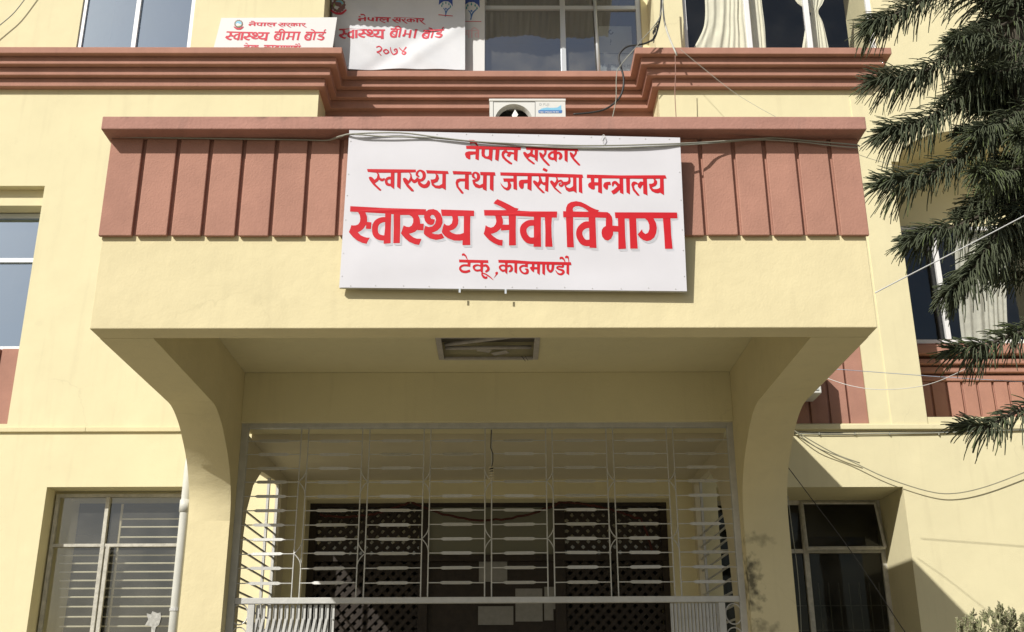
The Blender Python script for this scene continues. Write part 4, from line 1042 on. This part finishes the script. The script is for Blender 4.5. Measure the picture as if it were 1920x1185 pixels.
# ------------------------------------------------------------ curtains
def curtain(name, rows, Y, m, label, folds=14, amp=.02):
    amp *= .65
    V = []; Fc = []; n = 64
    rr = smooth_pts([Vector((r[1], r[0], r[2])) for r in rows], 6)
    for j, c in enumerate(rr):
        for i in range(n + 1):
            u = i / n; px = c.x + (c.z - c.x) * u
            p = P(px, c.y, Y); V.append((p.x, Y + amp * (1 + .5 * math.sin(u * 9 + px * .3)) * math.sin((u + .07 * math.sin(u * 7 + 1)) * folds * 2 * math.pi + .25 * math.sin(j * .35 + u * 5)) * .7 + amp * .5 * math.sin(u * folds * 3.1 + 1 + j * .06), p.z))
    for j in range(len(rr) - 1):
        for i in range(n): a = j * (n + 1) + i; Fc.append((a, a + 1, a + n + 2, a + n + 1))
    o = MB().add(V, Fc).build(name, m, None, smooth=True, fix=False); tag(o, label, 'curtain'); return o
yk = YF + .2
curtain('curtain', [(-60, 1318, 1395), (0, 1322, 1397), (35, 1322, 1397), (60, 1316, 1400), (96, 1297, 1405)], yk, CURT, 'cream curtain gathered at the left of the upper right window', 7)
curtain('curtain', [(-60, 1400, 1425), (0, 1404, 1428), (50, 1408, 1434), (96, 1412, 1437)], yk, CURT, 'narrow cream curtain strip right of the first mullion', 3, .015)
curtain('curtain', [(-60, 1475, 1560), (0, 1492, 1545), (22, 1520, 1534), (45, 1512, 1544), (96, 1503, 1555)], yk, CURT, 'cream curtain tied in at the middle of the upper right window', 5, .015)
yk = yc + .1
curtain('curtain', [(420, 1790, 1885), (500, 1792, 1885), (600, 1800, 1888), (645, 1806, 1892)], yk, CURTG, 'pale lace curtain in the window under the arch', 7, .02)

# ------------------------------------------------------------ cables
def cable(name, pts, r, m, label, cat='cable', n=6):
    o = MB().tube(smooth_pts([Vector(p) for p in pts], 5), r, n).build(name, m, None, smooth=True); tag(o, label, cat); return o
def C(lst, Y): return [P(x, y, Y if not isinstance(Y, (list, tuple)) else Y[i]) for i, (x, y) in enumerate(lst)]
cable('sign_cable', C([(225, 257), (420, 260), (560, 262), (613, 263), (640, 256), (660, 251), (750, 249), (825, 258), (900, 266), (1012, 271), (1125, 273), (1275, 269), (1334, 266), (1419, 260), (1457, 259), (1527, 265), (1600, 271), (1612, 275)], [-.045, -.045, -.045, -.05, -.14, -.19, -.19, -.19, -.185, -.18, -.18, -.18, -.11, -.07, -.055, -.055, -.055, -.055]), .0055, CABLEG, 'grey cable drooping across the top of the main signboard')
cable('sign_cable', C([(619, 262), (655, 252), (720, 256), (800, 258), (880, 265), (960, 272), (1100, 278), (1275, 272), (1340, 268), (1419, 262), (1500, 266), (1560, 273), (1608, 277)], [-.06, -.182, -.188, -.184, -.18, -.175, -.175, -.175, -.10, -.06, -.055, -.055, -.055]), .005, CABLEG, 'second thin cable below the first across the signboard top')
cable('power_cable', C([(1241, -40), (1240, 0), (1238.5, 28), (1233, 54), (1226, 72), (1210.7, 81), (1194, 84.5), (1177, 87), (1166, 95), (1160, 106), (1163, 121), (1169, 145), (1168, 167), (1158.7, 187), (1136, 204), (1108.6, 211), (1075, 214)], 4.5), .012, BLACK, 'thick black power cable looping down to the air conditioner')
cable('thin_wire', C([(1245, -40), (1238.5, 28), (1201, 78), (1164, 122), (1156, 141), (1155, 186), (1148, 222)], 4.47), .005, CABLEG, 'thin grey wire crossing behind the black power cable')
cable('grey_conduit', C([(1240, -40), (1242, 0), (1248, 50), (1269, 104)], 4.56), .011, PVC, 'pale conduit cable hanging down the pillar to the cornice')
cable('thin_wire', C([(1266, 104), (1266.5, 140), (1265.5, 167), (1266, 190), (1268, 225)], 4.52), .005, mat('rusty_wire', (.3, .17, .13), .7), 'thin brown wire dropping straight down over the right cornice')
cable('thin_wire', C([(1275, 92), (1315, 125), (1372, 170), (1420, 200), (1460, 222)], [4.5, 4.4, 4.2, 4.0, 3.9]), .0025, CABLEG, 'fine loose wire sagging below the right cornice')
k0 = MB()
for t in range(16): k0.tube([P(1234 - t * .5 + random.uniform(-2, 2), 40 + t * 2.2, 4.49), P(1229 - t * .3 + random.uniform(-4, 4), 47 + t * 2.2, 4.48)], .006, 4)
o = k0.build('cable_knot', BLACK, None); tag(o, 'taped black knot of cables on the pillar above the right cornice', 'cable knot')
# ledge cables with clips
cable('ledge_cable', C([(1470, 812), (1550, 814), (1650, 813), (1750, 812), (1850, 808), (1960, 805)], YF - .02), .006, CABLEG, 'lower brown cable clipped under the right ledge')
cable('ledge_cable', C([(1470, 808), (1550, 811), (1650, 810), (1750, 810), (1850, 805), (1960, 801)], YF - .02), .0045, BLACK, 'upper dark cable clipped under the right ledge')
cable('ledge_cable', C([(-20, 804), (40, 806), (200, 808), (360, 809)], YF - .02), .005, CABLEG, 'brown cable clipped along the left wall under the ledge')
for i, x in enumerate((1536, 1603, 1668, 1760)):
    o = MB().box(-.004, .004, -.010, .02, -.014, .010).build('cable_clip', CABLEG, None); o.location = P(x, 813, YF - .02)
    tag(o, 'small pale clip holding the cables under the right ledge, number %s from the porch' % ['first', 'second', 'third', 'fourth'][i], 'clip', 'clips on the ledge cables')
# overhead wires
cable('overhead_wire', [P(1641, 549, .02), P(1722, 507, .3), P(1830, 452, .7), P(1990, 368, 1.2)], .0042, CABLEW, 'taut pale wire running up right from the balcony corner')
cable('overhead_wire', C([(1565, 692), (1700, 702), (1800, 709), (1960, 718)], 3.4), .0032, mat('blue_grey_wire', (.35, .4, .5), .5), 'thin blue grey wire crossing the right wall')
cable('overhead_wire', C([(1545, 707), (1590, 722), (1640, 730), (1700, 728), (1750, 718), (1800, 697), (1825, 684)], [3.3, 3.2, 3.0, 2.7, 2.4, 2.1, 1.9]), .0032, CABLEW, 'sagging pale wire ending in the tree branch')
cable('overhead_wire', C([(1470, 866), (1530, 946), (1600, 1040), (1700, 1190), (1760, 1280)], [3.0, 3.0, 2.9, 2.8, 2.7]), .0042, BLACK, 'dark slanting wire in front of the lower right window')
cable('overhead_wire', C([(1480, 800), (1530, 838), (1590, 862), (1660, 895), (1740, 921), (1790, 925), (1850, 912), (1930, 882)], YF - .06), .0055, mat('wall_line', (.26, .25, .18), .7), 'thin dark line sagging across the right wall above the window')  # thin tube traced along a sagging dark line on the wall
cable('overhead_wire', C([(1482, 803), (1560, 848), (1612, 868)], YF - .05), .006, MATS['wall_line'], 'short sagging dark line beside the right porch pier')  # shorter tube along a second dark line, same colour
cable('overhead_wire', C([(1477, 930), (1486, 1000), (1494, 1060), (1500, 1130), (1503, 1200)], 4.0), .004, CABLEG, 'hanging grey wire close to the right porch pier')
cable('overhead_wire', C([(-30, 72), (0, 47), (28, 22), (60, -20)], YF - .08), .007, CABLEG, 'curved grey line at the top left corner of the wall')  # thin grey tube following a curved line close to the wall
cable('overhead_wire', C([(1610, 290), (1640, 300), (1700, 316), (1760, 330)], [.1, .4, 1.2, 2.0]), .0018, CABLEW, 'hair thin wire between the balcony cap and the tree')

# ------------------------------------------------------------ conifer tree
rnd = random.Random(3)
def foliage(path, Y0, dens, length, name, parent, tipg=.2, rr=.0072, droop=1.5, spread=1.0):
    length *= 1.35; dens *= 1.1; rr = .0056
    """ropes of scale leaves round a stem; path: px list from tip to base"""
    pts = [P(x, y, Y0 + dy) for x, y, dy in path]
    sp = smooth_pts(pts, 8)
    V = []; Fc = []; TP = []
    mbx = MB()
    tot = sum((sp[i + 1] - sp[i]).length for i in range(len(sp) - 1))
    nb = int(tot * dens)
    for b in range(nb):
        s_ = rnd.random() ** 1.15
        f_ = s_ * (len(sp) - 1.001); i = int(f_); base = sp[i].lerp(sp[i + 1], f_ - i)
        td = (sp[max(i - 1, 0)] - sp[i + 1]).normalized()      # towards the tip
        th = rnd.uniform(0, 2 * math.pi)
        a = Vector((0, 0, 1)); a = (a - td * a.dot(td)).normalized(); bb = td.cross(a)
        rad = (a * math.sin(th) * .8 + bb * math.cos(th))
        near = min(1, s_ * tot / .35)
        L_ = length * (.55 + .45 * near) * rnd.uniform(.4, 1.3)
        under = rad.z < .25
        L_ *= 1.15 if under else .8
        d = (td * rnd.uniform(.45, .9) + rad * (.4 + .5 * near) * spread + Vector((0, 0, .10))).normalized()
        p = base.copy(); q = [p.copy()]; ns = 7
        if under: tgt = (Vector((0, 0, -1)) * rnd.uniform(.6, 1.1) * near + td * rnd.uniform(.2, .7) + rad * .15).normalized()
        else: tgt = (td * .9 + Vector((0, 0, rnd.uniform(-.1, .35)))).normalized()
        for k in range(ns):
            t_ = k / ns
            dd = d * (1 - t_) ** 1.2 + tgt * t_ * 1.3 + Vector((rnd.uniform(-.07, .07), rnd.uniform(-.07, .07), rnd.uniform(-.07, .07)))
            p = p + dd.normalized() * (L_ / ns); q.append(p.copy())
        tipc = .7 if rnd.random() < tipg * .6 else rnd.random() * .15
        n0 = len(V); n = 4
        up_ = Vector((.3, .2, 1))
        for k, c in enumerate(q):
            dv = (q[min(k + 1, ns)] - q[max(k - 1, 0)]).normalized()
            u = dv.cross(up_).normalized(); w_ = dv.cross(u)
            r_ = rr * (1.0 - .45 * (k / ns) ** 3)
            for e in range(n):
                an = e * math.pi / 2; V.append(tuple(c + u * math.cos(an) * r_ + w_ * math.sin(an) * r_)); TP.append(tipc * (k / ns) ** 2)
        for k in range(ns):
            for e in range(n): Fc.append((n0 + k * n + e, n0 + k * n + (e + 1) % n, n0 + (k + 1) * n + (e + 1) % n, n0 + (k + 1) * n + e))
        Fc.append(tuple(n0 + ns * n + e for e in range(n)))
    me = bpy.data.meshes.new(name); me.from_pydata(V, [], Fc); me.materials.append(LEAF)
    at = me.attributes.new('tip', 'FLOAT', 'POINT'); at.data.foreach_set('value', TP)
    for p_ in me.polygons: p_.use_smooth = True
    o = link(name, me, None, parent); o['kind'] = 'stuff'
    st = MB().tube(sp, .007, 6, r1=.022).build('limb', BARK, parent, smooth=True)
    return o
YT = 1.6
tree = empty('conifer_tree', (4.9, YT + .4, 0), 'dark conifer with drooping rope like branches at the right edge', 'tree')
brs = [
 ([(1628, 48, 0), (1660, 35, 0), (1705, 15, .05), (1770, -20, .1), (1900, -60, .3)], 230, .21),
 ([(1760, -30, .3), (1830, 0, .3), (1900, 10, .35), (1990, 0, .4)], 230, .22),
 ([(1640, 150, -.1), (1690, 148, -.05), (1740, 130, 0), (1800, 90, .1), (1860, 55, .2), (1960, 20, .4)], 230, .22),
 ([(1780, 80, -.3), (1830, 75, -.2), (1890, 90, -.1), (1990, 70, .1)], 300, .17),
 ([(1790, 165, .1), (1840, 140, .1), (1900, 130, .2), (1990, 100, .4)], 300, .2),
 ([(1658, 248, -.15), (1700, 240, -.1), (1745, 218, -.05), (1800, 185, .05), (1870, 150, .2), (1980, 110, .4)], 240, .21),
 ([(1655, 342, -.2), (1700, 340, -.15), (1760, 318, -.1), (1820, 285, 0), (1880, 250, .15), (1980, 200, .4)], 240, .21),
 ([(1825, 250, -.2), (1860, 240, -.1), (1910, 210, .1), (1990, 170, .3)], 300, .2),
 ([(1830, 320, -.6), (1862, 325, -.3), (1900, 320, -.1), (1990, 280, .2)], 300, .17),
 ([(1905, 250, -.7), (1925, 262, -.4), (1950, 270, -.1), (2000, 260, .1)], 300, .17),
 ([(1700, 452, -.1), (1740, 440, -.1), (1790, 425, -.05), (1850, 400, .05), (1960, 350, .3)], 240, .18),
 ([(1780, 548, -.2), (1812, 520, -.15), (1848, 470, -.1), (1885, 420, 0), (1960, 370, .3)], 330, .2),
 ([(1800, 400, .1), (1850, 370, .15), (1900, 350, .2), (1990, 310, .4)], 300, .2),
 ([(1860, 500, .1), (1890, 470, .1), (1930, 420, .2), (1990, 380, .4)], 260, .2),
 ([(1785, 655, -.3), (1830, 655, -.25), (1880, 635, -.15), (1940, 612, 0), (2010, 580, .2)], 220, .19),
 ([(1812, 795, -.3), (1850, 800, -.25), (1900, 775, -.15), (1960, 750, 0), (2020, 720, .2)], 220, .17),
 ([(1860, 20, .6), (1900, 40, .6), (1990, 50, .6)], 260, .2),
 ([(1870, 200, .6), (1920, 190, .6), (1990, 170, .6)], 260, .2),
]
tips = [.1, .05, .1, .1, .2, .05, .15, .3, .6, .6, .15, .05, .1, .1, .35, .15, .1, .1]
for i, (pth, dn, ln) in enumerate(brs):
    foliage(pth, YT, dn, ln, 'foliage', tree, tips[i])
MB().tube([(4.75, YT + .45, 0), (4.72, YT + .42, 4), (4.7, YT + .4, 8), (4.68, YT + .4, 11)], .17, 12, r1=.08).build('trunk', BARK, tree, smooth=True)

# juniper
# extra inner mass of the crown
for i in range(40):
    cx = rnd.uniform(1795, 1990); cy = rnd.uniform(-10, 520)
    if cx < 1850 and cy > 300: cx += 70
    dx = rnd.uniform(60, 130); dy = rnd.uniform(-50, 10)
    y0 = rnd.uniform(.1, .9)
    foliage([(cx, cy, y0 - .1), (cx + dx * .5, cy + dy * .35, y0), (cx + dx, cy + dy, y0 + .1)], YT, 260, .17, 'foliage', tree, .12)
for i in range(16):
    cx = rnd.uniform(1775, 1900); cy = rnd.choice([rnd.uniform(40, 150), rnd.uniform(190, 330), rnd.uniform(20, 330)])
    y0 = rnd.uniform(.3, .8)
    foliage([(cx, cy, y0 - .1), (cx + 50, cy - 8, y0), (cx + 110, cy - 30, y0 + .1)], YT, 280, .16, 'foliage', tree, .1)
jn = empty('juniper_shrub', (4.0, 1.0, 0), 'grey green juniper shrub tip in the lower right corner', 'shrub')
V = []; Fc = []; TP = []
def sprig(p, d, L_, r, lev):
    global V, Fc, TP
    q = p + d * L_; u = d.cross(Vector((.2, .9, .3))).normalized(); w_ = d.cross(u); n0 = len(V)
    mid_ = p.lerp(q, .5)
    tc_ = rnd.random() * .8
    for c, s_ in ((p, .5), (mid_, 1.), (q, .35)):
        for e in range(4):
            an = e * math.pi / 2; V.append(tuple(c + (u * math.cos(an) + w_ * math.sin(an)) * r * s_)); TP.append(tc_ * (.2 if c is p else .9))
    for k in range(2):
        for e in range(4): Fc.append((n0 + k * 4 + e, n0 + k * 4 + (e + 1) % 4, n0 + k * 4 + 4 + (e + 1) % 4, n0 + k * 4 + 4 + e))
    if lev:
        for k in range(9):
            t = .15 + .85 * k / 9; dd = (d + Vector((rnd.uniform(-1, 1), rnd.uniform(-1, 1), rnd.uniform(-.5, 1))) * .75).normalized()
            sprig(p.lerp(q, t), dd, L_ * (.42 if lev == 1 else .5), r * .85, lev - 1)
YJ = .8
for (cx, cy, n_, sx, sy) in ((1865, 1185, 30, 34, 22), (1815, 1192, 10, 18, 12), (1912, 1192, 20, 30, 22), (1880, 1230, 40, 70, 30)):
    for k in range(n_):
        p = P(cx + rnd.uniform(-sx, sx), cy + rnd.uniform(-sy, sy * 1.2), YJ + rnd.uniform(-.15, .15))
        sprig(p, Vector((rnd.uniform(-.5, .4), rnd.uniform(-.4, .4), 1)).normalized(), rnd.uniform(.05, .095), .0055, 2)
me = bpy.data.meshes.new('foliage'); me.from_pydata(V, [], Fc); me.materials.append(JUN)
at = me.attributes.new('tip', 'FLOAT', 'POINT'); at.data.foreach_set('value', TP)
o = link('foliage', me, None, jn); o['kind'] = 'stuff'
m = MB()
for k in range(5): m.tube([(3.3 + k * .02, YJ, 0), (3.2 + k * .08, YJ + .05 * k - .1, 1.2), (3.0 + k * .12, YJ, 2.0)], .02, 6, r1=.006)
m.build('stem', BARK, jn)
